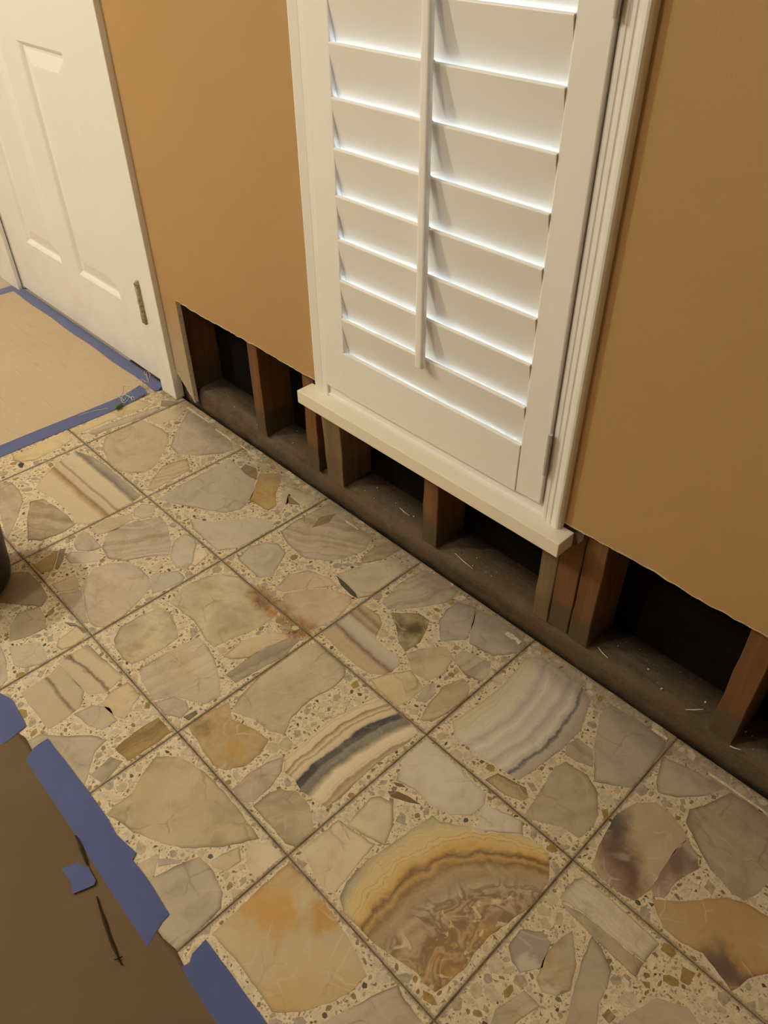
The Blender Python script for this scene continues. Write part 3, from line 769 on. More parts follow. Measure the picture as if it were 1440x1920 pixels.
def stone(parent, cls, ang, poly, rng, lim, off):
    ang = ANG.get(cls, ang)
    big = cls not in SMALL
    if big:
        gx0, gy0 = sum(p[0] for p in poly) / len(poly), sum(p[1] for p in poly) / len(poly)
        grow = 1.0 + 0.0016 / (sum(math.hypot(p[0] - gx0, p[1] - gy0) for p in poly) / len(poly))
        poly = [(gx0 + (p[0] - gx0) * grow, gy0 + (p[1] - gy0) * grow) for p in poly]
        poly = rough_edge(poly, rng, 0.011, 0.0011, lim)
    cx = (min(p[0] for p in poly) + max(p[0] for p in poly)) / 2
    cy = (min(p[1] for p in poly) + max(p[1] for p in poly)) / 2
    ca, sa = math.cos(R(ang)), math.sin(R(ang))
    loc_ = [((p[0] - cx) * ca + (p[1] - cy) * sa, -(p[0] - cx) * sa + (p[1] - cy) * ca) for p in poly]
    n_ = len(loc_)
    ar = sum(loc_[q][0] * loc_[(q + 1) % n_][1] - loc_[(q + 1) % n_][0] * loc_[q][1] for q in range(n_))
    if ar < 0:
        loc_ = loc_[::-1]
    gx, gy = sum(p[0] for p in loc_) / n_, sum(p[1] for p in loc_) / n_
    rad_ = sum(math.hypot(p[0] - gx, p[1] - gy) for p in loc_) / n_
    s_in = min(0.24, 0.0085 / rad_)
    inner = [(p[0] + (gx - p[0]) * s_in, p[1] + (gy - p[1]) * s_in) for p in loc_]
    m = MB()
    vs_ = [(p[0], p[1], -0.003) for p in loc_] + [(p[0], p[1], 0.0) for p in loc_] + [(p[0], p[1], 0.0) for p in inner]
    fs = [tuple(range(n_ - 1, -1, -1)), tuple(range(2 * n_, 3 * n_))]
    for q in range(n_):
        r_ = (q + 1) % n_
        fs += [(q, r_, n_ + r_, n_ + q), (n_ + q, n_ + r_, 2 * n_ + r_, 2 * n_ + q)]
    m.add(vs_, fs)
    o = m.build('stone', M[cls] if cls in M and cls not in CLS else M['onyx'], parent, fix=False)
    at = o.data.attributes.new('rim', 'FLOAT', 'POINT')
    at.data.foreach_set('value', [1.0] * (2 * n_) + [0.0] * n_)
    o.location = (cx - off[0], cy - off[1], 0.00045 if big else 0.0006)
    o.rotation_euler = (0, 0, R(ang))
    if cls in CLS:
        t, b, a, cl = CLS[cls]
        j = rng.uniform(0.90, 1.05) * 1.12
        o['tone'] = [t[0] * j, t[1] * j, t[2] * j]
        o['band'] = [b[0] * j, b[1] * j, b[2] * j]
        o['amt'] = float(a)
        o['cloud'] = float(cl)
    return o
PARTIAL = {(5, -1), (5, 0), (4, -2), (0, -1), (0, -2), (-1, -1), (-1, -2), (-1, 0)}
traced = {}
for (i, j, c, a, txt) in STONES:
    traced.setdefault((i, j), []).append((c, a, [tuple(int(q) / 1000.0 for q in t.split(',')) for t in txt.split()]))
chipmats = [M['chip_a'], M['chip_b'], M['chip_c'], M['chip_d'], M['chip_e'], M['chip_f']]
for j in range(0, -6, -1):
    for i in range(-1, 9):
        rng = random.Random(1000 + i * 37 + j * 101)
        g = 0.0010
        jx, jy = rng.uniform(-0.0004, 0.0004), rng.uniform(-0.0004, 0.0004)
        x0, x1, y0, y1 = i * P + g + jx, (i + 1) * P - g + jx, j * P + g + jy, (j + 1) * P - g + jy
        cx, cy = (x0 + x1) / 2, (y0 + y1) / 2
        t = MB().box(x0 - cx, x1 - cx, y0 - cy, y1 - cy, -0.012, 0.0).build('tile', M['terrazzo'], floor, bevel=0.0008)
        t.location = (cx, cy, rng.uniform(-0.0002, 0.0002))
        lim = (x0 + 0.0008, x1 - 0.0008, y0 + 0.0008, y1 - 0.0008)
        polys = []
        near = i >= 0 and j >= -2
        for (c, a, poly) in traced.get((i, j), []):
            stone(t, c, a, poly, rng, lim, (cx, cy))
            polys.append(poly)
        if (i, j) not in traced or (i, j) in PARTIAL:
            seeds = [(rng.uniform(x0, x1), rng.uniform(y0, y1)) for _ in range(7)]
            for s_ in seeds:
                cell = [(x0 + .004, y0 + .004), (x1 - .004, y0 + .004), (x1 - .004, y1 - .004), (x0 + .004, y1 - .004)]
                for q in seeds:
                    if q is s_ or not cell:
                        continue
                    a_, b_ = q[0] - s_[0], q[1] - s_[1]
                    cell = clip_half(cell, a_, b_, (q[0] ** 2 - s_[0] ** 2 + q[1] ** 2 - s_[1] ** 2) / 2)
                if len(cell) < 3:
                    continue
                mx, my = sum(p[0] for p in cell) / len(cell), sum(p[1] for p in cell) / len(cell)
                cell = [(mx + (p[0] - mx) * 0.84 + rng.uniform(-.003, .003), my + (p[1] - my) * 0.84 + rng.uniform(-.003, .003)) for p in cell]
                bad = any(inside(p, q) or dist_poly(p, q) < 0.004 for q in polys for p in cell) or any(inside(p, cell) for q in polys for p in q)
                if bad:
                    continue
                stone(t, rng.choice(RAND_CLS), rng.uniform(0, 180), cell, rng, lim, (cx, cy))
                polys.append(cell)
        # chips in the cement between the stones, large ones packed first
        m = MB()
        full = (i, j) in traced
        plan = [0.0125] * 90 + [0.0095] * 130 + [0.0070] * 200 + [0.0050] * 420 + [0.0036] * 520 + [0.0024] * 560 + [0.0015] * 420 if full else [0.008] * 20 + [0.0055] * 40 + [0.0035] * 60 + [0.002] * 90
        done = []
        for rad in plan:
            p = (rng.uniform(x0 + .003, x1 - .003), rng.uniform(y0 + .003, y1 - .003))
            rad *= rng.uniform(0.85, 1.15)
            el = rng.uniform(0.30, 0.85) if rad < 0.006 else rng.uniform(0.55, 0.9)
            if any(inside(p, q) or dist_poly(p, q) < rad * (0.62 if rad < .006 else 0.88) + 0.0006 for q in polys):
                continue
            if any((p[0] - d[0]) ** 2 + (p[1] - d[1]) ** 2 < (rad + d[2] + 0.0003) ** 2 * 0.62 for d in done):
                continue
            done.append((p[0], p[1], rad))
            n = rng.randint(4, 7) if rad > 0.006 else rng.randint(3, 6)
            a0 = rng.uniform(0, 6.28)
            ph = rng.uniform(0, 6.28)
            pl = []
            for q in range(n):
                an = 2 * math.pi * (q + rng.uniform(-.25, .25)) / n + ph
                rr = rad * rng.uniform(0.8, 1.15)
                ux, uy = rr * math.cos(an), rr * el * math.sin(an)
                pl.append((min(max(p[0] + ux * math.cos(a0) - uy * math.sin(a0), x0 + .0005), x1 - .0005) - cx,
                           min(max(p[1] + ux * math.sin(a0) + uy * math.cos(a0), y0 + .0005), y1 - .0005) - cy))
            m.prism(pl, -0.001, 0.0003, rng.choice((1, 1, 4, 4, 3, 5, 5)) if rad > 0.006 else rng.choice((0, 0, 0, 0, 1, 1, 2, 3, 4)))
        if m.v:
            ch = m.build('stone_chips', chipmats, t)
            ch['kind'] = 'stuff'

# caulk left on the tiles where the baseboard stood
rng = random.Random(5)
for (xa, xb, y, w) in ((0.041, 0.146, 0.285, .0022), (0.183, 0.256, 0.279, .0024), (0.29, 0.36, 0.282, .0016), (0.701, 0.745, 0.277, .002), (1.170, 1.206, 0.277, .006), (1.485, 1.514, 0.288, .003), (1.595, 1.80, 0.279, .0022)):
    pts, n = [], 14
    up = [(xa + (xb - xa) * q / n, y + w * rng.uniform(.3, 1.0)) for q in range(n + 1)]
    dn = [(xa + (xb - xa) * q / n, y - w * rng.uniform(.3, 1.0)) for q in range(n, -1, -1)]
    MB().prism(up + dn, 0.0, 0.0022).build('caulk_bead', M['paperedge'], floor)

# ------------------------------------------------------------------ window wall: drywall, studs, plate
def cut_z(x):
    return CUT + 0.0035 * noise.noise(Vector((x * 9.0, 1.3, 0))) + 0.0030 * noise.noise(Vector((x * 55.0, 4.3, 0)))
wb = MB()
WX0, WX1, WZ1 = 0.640, 1.205, 1.66       # rough opening of the window
def skin(xa, xb, za, zb, tear=True, mi=0):
    """a piece of drywall with a ragged lower edge"""
    n = max(1, int((xb - xa) / 0.006)) if tear else 1
    for q in range(n):
        a, b = xa + (xb - xa) * q / n, xa + (xb - xa) * (q + 1) / n
        z_a, z_b = (cut_z(a), cut_z(b)) if tear else (za, za)
        yf, yb = YW, YW + 0.0127
        wa = 0.0022 + 0.0040 * abs(noise.noise(Vector((a * 80, 8, 0)))) if tear else 0
        wc = 0.0022 + 0.0040 * abs(noise.noise(Vector((b * 80, 8, 0)))) if tear else 0
        wb.add([(a, yf, z_a + wa), (b, yf, z_b + wc), (b, yf, zb), (a, yf, zb)], [(0, 1, 2, 3)], 0)
        if tear:
            wb.add([(a, yf + .0006, z_a), (b, yf + .0006, z_b), (b, yf, z_b + wc), (a, yf, z_a + wa)], [(0, 1, 2, 3)], 2)
        wb.add([(a, yf + (.0006 if tear else 0), z_a), (b, yf + (.0006 if tear else 0), z_b), (b, yb, z_b), (a, yb, z_a)], [(3, 2, 1, 0)], 1)
        wb.add([(a, yb, z_a), (b, yb, z_b), (b, yb, zb), (a, yb, zb)], [(3, 2, 1, 0)], 1)
XS = 0.0585                                  # right edge of the strip left beside the door casing
skin(XS, WX0, 0, ZC)
skin(WX1, X1, 0, ZC)
skin(WX0, WX1, WZ1, ZC, False)
skin(-0.100, XS, CUT, ZC, False)
skin(-1.030, -0.100, 2.07, ZC, False)
skin(X0, -1.030, 0.0, ZC, False)
wall = wb.build('wall_back', [M['wall'], M['gypsum'], M['paperedge']], fix=False)
struct(wall, 'tan painted drywall with its lowest foot cut away around the window', 'wall')

# the strip of drywall left standing beside the door casing, broken off at the bottom
k = NT('worn_wall_strip')
p = k.pos()
zz = k.math('ADD', k.xyz(p)[2], k.math('MULTIPLY', k.math('SUBTRACT', k.noise(p, 40, 4), 0.5), 0.16))
M['strip'] = k.fin(k.mix(k.step(zz, 0.33, 0.10), (0.44, 0.272, 0.115), (0.44, 0.35, 0.24)), 0.75, 0.2)
sm = MB()
xs = [-0.030, -0.012, -0.004, 0.004, 0.012, 0.020, 0.028, 0.036, 0.044, 0.052, XS]
zl = [0.085, 0.075, 0.068, 0.060, 0.052, 0.046, 0.036, 0.030, 0.022, 0.014, 0.016]
for q in range(len(xs) - 1):
    a, b, za, zb = xs[q], xs[q + 1], zl[q], zl[q + 1]
    ya, yb = YW, YW + 0.0127
    ha, hb = za + 0.010 + 0.01 * (q % 3) * 0.5, zb + 0.010 + 0.01 * ((q + 1) % 3) * 0.5
    sm.add([(a, ya, ha), (b, ya, hb), (b, ya, CUT), (a, ya, CUT)], [(0, 1, 2, 3)], 0)
    sm.add([(a, ya + .004, za), (b, ya + .004, zb), (b, ya, hb), (a, ya, ha)], [(0, 1, 2, 3)], 1)
    sm.add([(a, ya + .004, za), (b, ya + .004, zb), (b, yb, zb), (a, yb, za)], [(3, 2, 1, 0)], 1)
    sm.add([(a, yb, za), (b, yb, zb), (b, yb, CUT), (a, yb, CUT)], [(3, 2, 1, 0)], 1)
sm.add([(XS, YW, zl[-1] + .01), (XS, YW + .0127, zl[-1]), (XS, YW + .0127, CUT), (XS, YW, CUT)], [(0, 1, 2, 3)], 1)
tag(sm.build('drywall_strip', [M['strip'], M['gypsum']], wall, fix=False), 'worn strip of drywall with a pale cut edge')

def timber(name, mat, x0, x1, z0, z1, y0=0.314, y1=0.402, lean=0.0, lean2=None, seed=1, amp=0.0010):
    """stud with slightly wavy arrises"""
    n = max(3, int((z1 - z0) / 0.03))
    lean2 = lean if lean2 is None else lean2
    m = MB()
    rg = random.Random(seed)
    rings = []
    for q in range(n + 1):
        t = q / n
        z = z0 + (z1 - z0) * t
        a, b = x0 + lean * t + rg.uniform(-amp, amp), x1 + lean2 * t + rg.uniform(-amp, amp)
        rings.append([(a + .0015, y0, z), (b - .0015, y0, z), (b, y0 + .0015, z), (b, y1, z), (a, y1, z), (a, y0 + .0015, z)])
    v = [p for r_ in rings for p in r_]
    f = []
    for q in range(n):
        for s_ in range(6):
            a, b = q * 6 + s_, q * 6 + (s_ + 1) % 6
            f.append((a, b, b + 6, a + 6))
    f += [(5, 4, 3, 2, 1, 0), tuple(n * 6 + s_ for s_ in range(6))]
    m.add(v, f)
    return m.build(name, mat, wall)
PT = 0.052
timber('stud', M['wood_dark'], -0.080, 0.052, PT, 2.30, 0.3145, seed=1)
timber('stud', M['wood_red'], 0.331, 0.369, PT, 2.30, 0.314, seed=2)
timber('stud', M['wood_red'], 0.533, 0.572, PT, 2.30, 0.314, seed=3)
tag(timber('stud', M['wood_tan'], 0.601, 0.657, PT, 0.273, 0.315, lean=-0.016, lean2=-0.006, seed=4, amp=.0018), 'rough weathered short stud under the sill')
timber('stud', M['wood_red'], 0.904, 0.944, PT, 0.273, 0.315, seed=5)
tag(timber('stud', M['wood_tan'], 1.197, 1.2305, PT, 0.273, 0.3145, seed=6, amp=.0016), 'weathered stud below the sill end')
timber('stud', M['wood_red'], 1.2315, 1.2755, PT, 2.30, 0.3165, seed=7)
timber('stud', M['wood_red'], 1.279, 1.319, PT, 2.30, 0.314, seed=8)
timber('stud', M['wood_red'], 1.560, 1.601, PT, 2.30, 0.314, seed=9)
timber('stud', M['wood_red'], 1.965, 2.005, PT, 2.30, 0.314, seed=10)
timber('stud', M['wood_red'], 2.370, 2.410, PT, 2.30, 0.314, seed=11)

# rotted bottom plate: wavy, chewed front arris
pm = MB()
n = 260
xa, xb = -0.085, 2.60
rings = []
for q in range(n + 1):
    x = xa + (xb - xa) * q / n
    r1 = noise.noise(Vector((x * 14, 0.3, 2))) * 0.5 + noise.noise(Vector((x * 47, 5.3, 2))) * 0.5
    r2 = noise.noise(Vector((x * 20, 7.7, 1)))
    r3 = noise.noise(Vector((x * 60, 3.7, 4)))
    rings.append([(x, 0.319 + .0025 * r2, -0.029), (x, 0.3165 + .003 * r2, 0.006 + .004 * r1), (x, 0.3175 + .0025 * r3, 0.026 + .005 * r1),
                  (x, 0.3215 + .002 * r1, 0.040 + .003 * r3), (x, 0.328 + .004 * r2, 0.0495 + .0015 * r1), (x, 0.343, PT + .0006 * r3), (x, 0.402, PT), (x, 0.402, -0.029)])
v = [p for r_ in rings for p in r_]
f = []
for q in range(n):
    for s_ in range(8):
        a, b = q * 8 + s_, q * 8 + (s_ + 1) % 8
        f.append((a, b, b + 8, a + 8))
f += [tuple(range(7, -1, -1)), tuple(n * 8 + s_ for s_ in range(8))]
tag(pm.add(v, f).build('bottom_plate', M['plate'], wall, smooth=True), 'rotted dark wooden bottom plate')
# black sheathing behind studs, carried past the door to block daylight, open at window
B('sheathing', M['tar'], wall, (X0, WX0, 0.4025, 0.425, -0.058, 2.44), (WX1, X1, 0.4025, 0.425, -0.058, 2.44), (WX0, WX1, 0.4025, 0.425, -0.058, 0.30), (WX0, WX1, 0.4025, 0.425, WZ1, 2.44))
# plaster lump beside the sill end
rg = random.Random(3)
lump = MB()
pl = [(1.2605, 0.303), (1.2765, 0.3125), (1.2768, 0.300), (1.270, 0.286), (1.2605, 0.272)]
lump.add([(x, 0.3015, z) for x, z in pl] + [(x + rg.uniform(-.001, .001), 0.3135, z) for x, z in pl], [(0, 1, 2, 3, 4), (9, 8, 7, 6, 5)] + [(i, (i + 1) % 5, 5 + (i + 1) % 5, 5 + i) for i in range(5)])
lump.build('plaster_lump', M['lump'], wall)

# fence added unseen outside the window, it keeps the low sky off the lower louvers
struct(B('exterior_blocker', M['wood_dark'], None, (-0.6, 2.5, 0.95, 0.98, -0.30, 0.95)), 'unseen dark fence outside behind the window', 'blocker')
# other room walls and ceiling, out of the picture
struct(B('wall_left', M['wall'], None, (X0 - 0.1, X0, Y0, 0.43, -0.06, ZC)), 'plain tan painted wall at the left end of the room', 'wall')
struct(B('wall_right', M['wall'], None, (X1, X1 + 0.1, Y0, 0.43, -0.06, ZC)), 'plain tan painted wall at the right end of the room', 'wall')
struct(B('wall_front', M['wall'], None, (X0 - 0.1, X1 + 0.1, Y0 - 0.1, Y0, -0.06, ZC)), 'plain tan painted wall opposite the window', 'wall')
struct(B('ceiling', M['ceil'], None, (X0 - 0.1, X1 + 0.1, Y0 - 0.1, 0.43, ZC, ZC + 0.06)), 'flat white ceiling', 'ceiling')

# ------------------------------------------------------------------ window: sill, moulded casing, sash and glass
win = empty('window_1', (0.92, 0.30, 0.304))
struct(win, 'window in white moulded casing above a cream sill', 'window')
def wpart(o):
    o.parent = win
    o.matrix_parent_inverse = Matrix.Translation((-0.92, -0.30, -0.304))
    return o
M['sill'] = mat_white('sill_paint', (0.84, 0.765, 0.63), 0.38)
ST = 0.3045
s_ = MB()
s_.box(0.588, 1.2595, 0.2575, 0.300, 0.2750, ST)
s_.box(0.640, 1.205, 0.300, 0.402, 0.2750, ST)
wpart(s_.build('window_sill', M['sill'], bevel=0.0015))
prof = [(0.0, 0.0), (0.0, 0.0095), (0.0035, 0.0110), (0.0085, 0.0110), (0.0100, 0.0100), (0.0125, 0.0100), (0.0140, 0.0112), (0.0185, 0.0118), (0.0205, 0.0106),
        (0.0225, 0.0106), (0.0245, 0.0130), (0.0280, 0.0142), (0.0330, 0.0150), (0.0360, 0.0140), (0.0385, 0.0105), (0.0392, 0.0)]
XR, XL = 1.1985, 0.6520
profL = [(0.0, 0.0), (0.0, 0.0105), (0.0020, 0.0115), (0.0130, 0.0118), (0.0140, 0.0114), (0.0150, 0.0120), (0.0330, 0.0150), (0.0360, 0.0140), (0.0385, 0.0105), (0.0392, 0.0)]
wpart(MB().extrude([(XR + a, YW - 0.0002 - h) for a, h in prof], 'z', ST, WZ1 + 0.04).build('window_casing', M['white']))
wpart(MB().extrude([(XL - a, YW - 0.0002 - h) for a, h in profL], 'z', ST, WZ1 + 0.04).build('window_casing', M['white']))
wpart(MB().extrude([(YW - 0.0002 - h, WZ1 + 0.002 + a) for a, h in prof], 'x', XL - 0.039, XR + 0.039).build('window_casing', M['white']))
# flat frame strip along the sill below the shutter panel, with its small bead
wpart(MB().extrude([(0.3070, ST), (0.2905, ST), (0.2895, ST + .004), (0.2905, ST + .0075), (0.2945, ST + .0085), (0.2945, ST + .026), (0.2965, ST + .0285), (0.3070, ST + .0285)], 'x', XL + .0003, XR - .0003).build('frame_strip', M['white']))
# jamb lining, sash and pane
wpart(B('window_jamb', M['white'], None, (XL - .0115, XL, 0.300, 0.402, ST, WZ1), (XR, XR + .0060, 0.300, 0.402, ST, WZ1), (XL, XR, 0.300, 0.402, WZ1 - .008, WZ1)))
wpart(B('window_frame', M['white'], None, (XL, XL + .03, 0.372, 0.398, ST, WZ1 - .008), (XR - .03, XR, 0.372, 0.398, ST, WZ1 - .008), (XL + .03, XR - .03, 0.372, 0.398, ST, ST + .035), (XL + .03, XR - .03, 0.372, 0.398, WZ1 - .043, WZ1 - .008), (XL + .03, XR - .03, 0.374, 0.396, 0.97, 1.0), bevel=.001))
wpart(B('light_leak_stop', M['white'], None, (XR - .014, XR, 0.3130, 0.3200, ST, WZ1 - .008), (XL, XL + .014, 0.3130, 0.3200, ST, WZ1 - .008)))  # unseen strips added behind the stiles to block daylight leaks
wpart(B('pane', M['glass'], None, (XL + .03, XR - .03, 0.384, 0.387, ST + .035, 0.97)))
wpart(B('pane', M['glass'], None, (XL + .03, XR - .03, 0.384, 0.387, 1.0, WZ1 - .043)))

# ------------------------------------------------------------------ plantation shutter
sh = empty('window_shutter', (0.925, 0.29, 0.337))
tag(sh, 'white louvered plantation shutter with a vertical tilt rod, closed over the window', 'shutter')
def spart(o):
    o.parent = sh
    o.matrix_parent_inverse = Matrix.Translation((-0.925, -0.29, -0.337))
    return o
FY, SB_, ST_ = 0.2835, 0.3365, WZ1 - 0.012
PXL, PXR = 0.6545, 1.1960
LXL, LXR = 0.7145, 1.1440
spart(B('stile', M['white'], None, (PXL, LXL, FY, FY + 0.028, SB_, ST_), bevel=0.0022))
spart(B('stile', M['white'], None, (LXR, PXR, FY, FY + 0.028, SB_, ST_), bevel=0.0022))
RT = 0.4300
spart(B('bottom_rail', M['white'], None, (LXL, LXR, FY - .0015, FY + 0.0065, SB_, RT), (LXL, LXR, FY + 0.0065, FY + 0.028, SB_, 0.404), bevel=0.0012))
PITCH, NL = 0.0744, 14
TOP0 = 0.5035
spart(B('top_rail', M['white'], None, (LXL, LXR, FY, FY + 0.028, TOP0 + PITCH * (NL - 1) + .006, ST_), bevel=0.0015))
TILT, CH, TH = R(12.0), 0.0835, 0.0080
lp = []
hc, ht = CH / 2, TH / 2
up = [(-hc, 0.0), (-hc, ht * 0.45), (-hc + 0.0003, ht * 0.70), (-hc + 0.0012, ht * 0.84), (-hc + 0.003, ht * 0.88), (-hc * 0.5, ht * 0.96), (0.0, ht), (hc * 0.5, ht * 0.96), (hc - 0.003, ht * 0.88), (hc - 0.0012, ht * 0.84), (hc - 0.0003, ht * 0.70), (hc, ht * 0.45), (hc, 0.0)]
lp = up + [(a, -b_) for a, b_ in up[-2:0:-1]]
# local chord axis runs from the top edge (towards the room) down and outwards
ux, uz = math.sin(TILT), -math.cos(TILT)
lprof = [(a * ux + b * uz * -1.0, a * uz + b * ux) for a, b in lp]
lm = MB().extrude(lprof, 'x', LXL + .0003 - 0.925, LXR - .0004 - 0.925).mesh('louver', M['white'], smooth=False)
for q in range(NL):
    o = bpy.data.objects.new('louver', lm)
    COL.objects.link(o)
    zt = TOP0 + PITCH * q
    spart(o)
    o.location = (0.925, 0.2835 + CH / 2 * math.sin(TILT), zt - CH / 2 * math.cos(TILT) - TH * 0.1)
# tilt rod: rounded square stick in front of the louvers
rx, ry, rw = 0.9290, 0.2700, 0.0085
rp = []
for q in range(16):
    a = 2 * math.pi * (q + 0.5) / 16
    c_, s2 = math.cos(a), math.sin(a)
    rp.append((rx + rw * math.copysign(abs(c_) ** 0.6, c_), ry + rw * 0.75 * math.copysign(abs(s2) ** 0.6, s2)))
spart(MB().extrude(rp, 'z', 0.492, 1.56).build('tilt_rod', M['white'], smooth=False, bevel=0.0006))
for q in range(NL):
    zt = TOP0 + PITCH * q
    if 0.50 < zt < 1.55:
        st = MB().tube([(rx, ry + .004, zt + .001), (rx, ry + .010, zt + .003), (rx, 0.2865, zt - .002)], 0.0009, 5)
        spart(st.build('staple', M['metal']))
for (za, zb) in ((0.401, 0.478), (1.024, 1.101)):
    h = MB().tube([(PXR + .0012, FY - .0025, za), (PXR + .0012, FY - .0025, zb)], 0.0036, 10)
    n5 = (zb - za) / 5
    hb = h
    for q in range(1, 5):
        hb.tube([(PXR + .0012, FY - .0025, za + n5 * q - .0006), (PXR + .0012, FY - .0025, za + n5 * q + .0006)], 0.0041, 10)
    spart(hb.build('hinge', M['hingewhite']))

# ------------------------------------------------------------------ door with casing
DY = 0.3045
DX0, DX1 = -1.022, -0.102
door = empty('door_1', (-0.56, DY, 0.0))
struct(door, 'white panelled door with a brass hinge near its right edge', 'door')
def dpart(o):
    o.parent = door
    o.matrix_parent_inverse = Matrix.Translation((0.56, -DY, 0.0))
    return o
# leaf as a grid of stiles, rails and sunk raised panels
xsL = [DX0, -0.862, -0.618, -0.506, -0.262, DX1]

lf = MB()
lf.box(DX0, DX1, DY + 0.012, DY + 0.040, 0.012, 2.035)
lf.box(xsL[0], xsL[1], DY, DY + .012, 0.012, 2.035)
lf.box(xsL[4], xsL[5], DY, DY + .012, 0.012, 2.035)
lf.box(xsL[2], xsL[3], DY, DY + .012, 0.012, 2.035)
for c_ in ((xsL[1], xsL[2]), (xsL[3], xsL[4])):
    for (za, zb) in ((0.012, 0.212), (0.818, 0.985), (1.560, 1.665), (1.905, 2.035)):
        lf.box(c_[0], c_[1], DY, DY + .012, za, zb)
leaf = dpart(lf.build('door_leaf', M['doorwhite']))
for c_ in ((xsL[1], xsL[2]), (xsL[3], xsL[4])):
    for (za, zb) in ((0.212, 0.818), (0.985, 1.560), (1.665, 1.905)):
        a0, a1 = c_
        def ring(d, y):
            return [(a0 + d, y, za + d), (a1 - d, y, za + d), (a1 - d, y, zb - d), (a0 + d, y, zb - d)]
        rs = [ring(0.0, DY), ring(0.004, DY + .0025), ring(0.011, DY + .0100), ring(0.017, DY + .0100), ring(0.050, DY + .0022), ring(0.053, DY + .0020)]
        v = [p for r_ in rs for p in r_]
        f = []
        for q in range(len(rs) - 1):
            for s2 in range(4):
                a, b = q * 4 + s2, q * 4 + (s2 + 1) % 4
                f.append((a, b, b + 4, a + 4))
        f.append(tuple((len(rs) - 1) * 4 + s2 for s2 in range(4)))
        dpart(MB().add(v, f).build('panel', M['doorwhite'], fix=False))
hg = MB()
hx, hy = -0.0975, 0.2850
for (za, zb, r_) in ((0.208, 0.232, .0098), (0.2325, 0.256, .0092), (0.2565, 0.272, .0098), (0.2725, 0.296, .0092), (0.2965, 0.318, .0098), (0.3185, 0.324, .0050), (0.202, 0.2075, .0050)):
    hg.tube([(hx, hy, za), (hx, hy, zb)], r_, 12)
hg.box(hx - .016, hx, hy + .012, hy + .0175, 0.210, 0.316)
dpart(hg.build('hinge', M['metal'], bevel=.0006))
dpart(B('door_jamb', M['white'], None, (DX1 + .003, -0.088, DY - .002, DY + .05, 0.004, 2.06), (DX0 - .010, DX0 - .003, DY - .002, DY + .05, 0.004, 2.06)))
tr = B('trim_1', M['doorwhite'], None, (-0.090, -0.0165, 0.2855, 0.3130, 0.0008, 2.13), bevel=0.0015)
struct(tr, 'flat white door casing board right of the door', 'trim')
tr = B('trim_2', M['doorwhite'], None, (-1.125, -1.026, 0.2855, 0.2995, 0.0008, 2.13), bevel=0.0015)
struct(tr, 'flat white door casing board left of the door', 'trim')
tr = B('trim_3', M['doorwhite'], None, (-1.026, -0.090, 0.2855, 0.2995, 2.045, 2.13), bevel=0.0015)
struct(tr, 'flat white door casing board across the top of the door', 'trim')
B('baseboard_left', M['doorwhite'], None, (X0, -1.126, 0.288, 0.2998, 0.0, 0.09), bevel=0.001)
struct(bpy.data.objects['baseboard_left'], 'white baseboard left of the door casing', 'baseboard')

# ------------------------------------------------------------------ floor paper
def sheet(name, mat, outline, lift, z0, seed, step=0.03, label=None, cat='paper'):
    """paper sheet: triangulated outline with gentle ripples, real thickness"""
    xs_ = [p[0] for p in outline]
    ys_ = [p[1] for p in outline]
    bm = bmesh.new()
    vs_ = [bm.verts.new((p[0], p[1], 0)) for p in outline]
    bm.faces.new(vs_)
    x = min(xs_) + step
    while x < max(xs_):
        bmesh.ops.bisect_plane(bm, geom=bm.verts[:] + bm.edges[:] + bm.faces[:], plane_co=(x, 0, 0), plane_no=(1, 0, 0))
        x += step
    y = min(ys_) + step
    while y < max(ys_):
        bmesh.ops.bisect_plane(bm, geom=bm.verts[:] + bm.edges[:] + bm.faces[:], plane_co=(0, y, 0), plane_no=(0, 1, 0))
        y += step
    for v_ in bm.verts:
        d = min(1.0, dist_poly((v_.co.x, v_.co.y), outline) / 0.12)
        nz = noise.noise(Vector((v_.co.x * 3.1 + seed, v_.co.y * 3.7, seed))) * .6 + noise.noise(Vector((v_.co.x * 9 + seed, v_.co.y * 8, seed + 3))) * .25
        v_.co.z = z0 + lift * d * max(0.0, 0.45 + nz)
    bm.normal_update()
    me_ = bpy.data.meshes.new(name)
    bm.to_mesh(me_)
    bm.free()
    me_.materials.append(mat)
    for p_ in me_.polygons:
        p_.use_smooth = True
    o = bpy.data.objects.new(name, me_)
    COL.objects.link(o)
    sd = o.modifiers.new('thickness', 'SOLIDIFY')
    sd.thickness = 0.0005
    sd.offset = 1.0
    tag(o, label, cat)
    return o
sheet('floor_paper', M['paper_tan'], [(-1.055, -1.3), (-0.118, -1.3), (-0.116, -0.3), (-0.122, 0.10), (-0.126, 0.262), (-0.135, 0.284), (-1.045, 0.286)], 0.004, 0.0010, 2.0,
      label='tan protective paper taped to the floor in front of the white door')
pb = sheet('floor_paper', M['paper_brown'], [(0.55, -1.5), (2.9, -1.5), (2.9, -0.500), (1.40, -0.500), (1.245, -0.504), (1.215, -0.500), (1.19, -0.505), (1.00, -0.504), (0.78, -0.503), (0.742, -0.500), (0.725, -0.504), (0.60, -0.508), (0.55, -0.52)], 0.0035, 0.0010, 7.0,
      label='brown protective paper covering the floor in the near left corner')

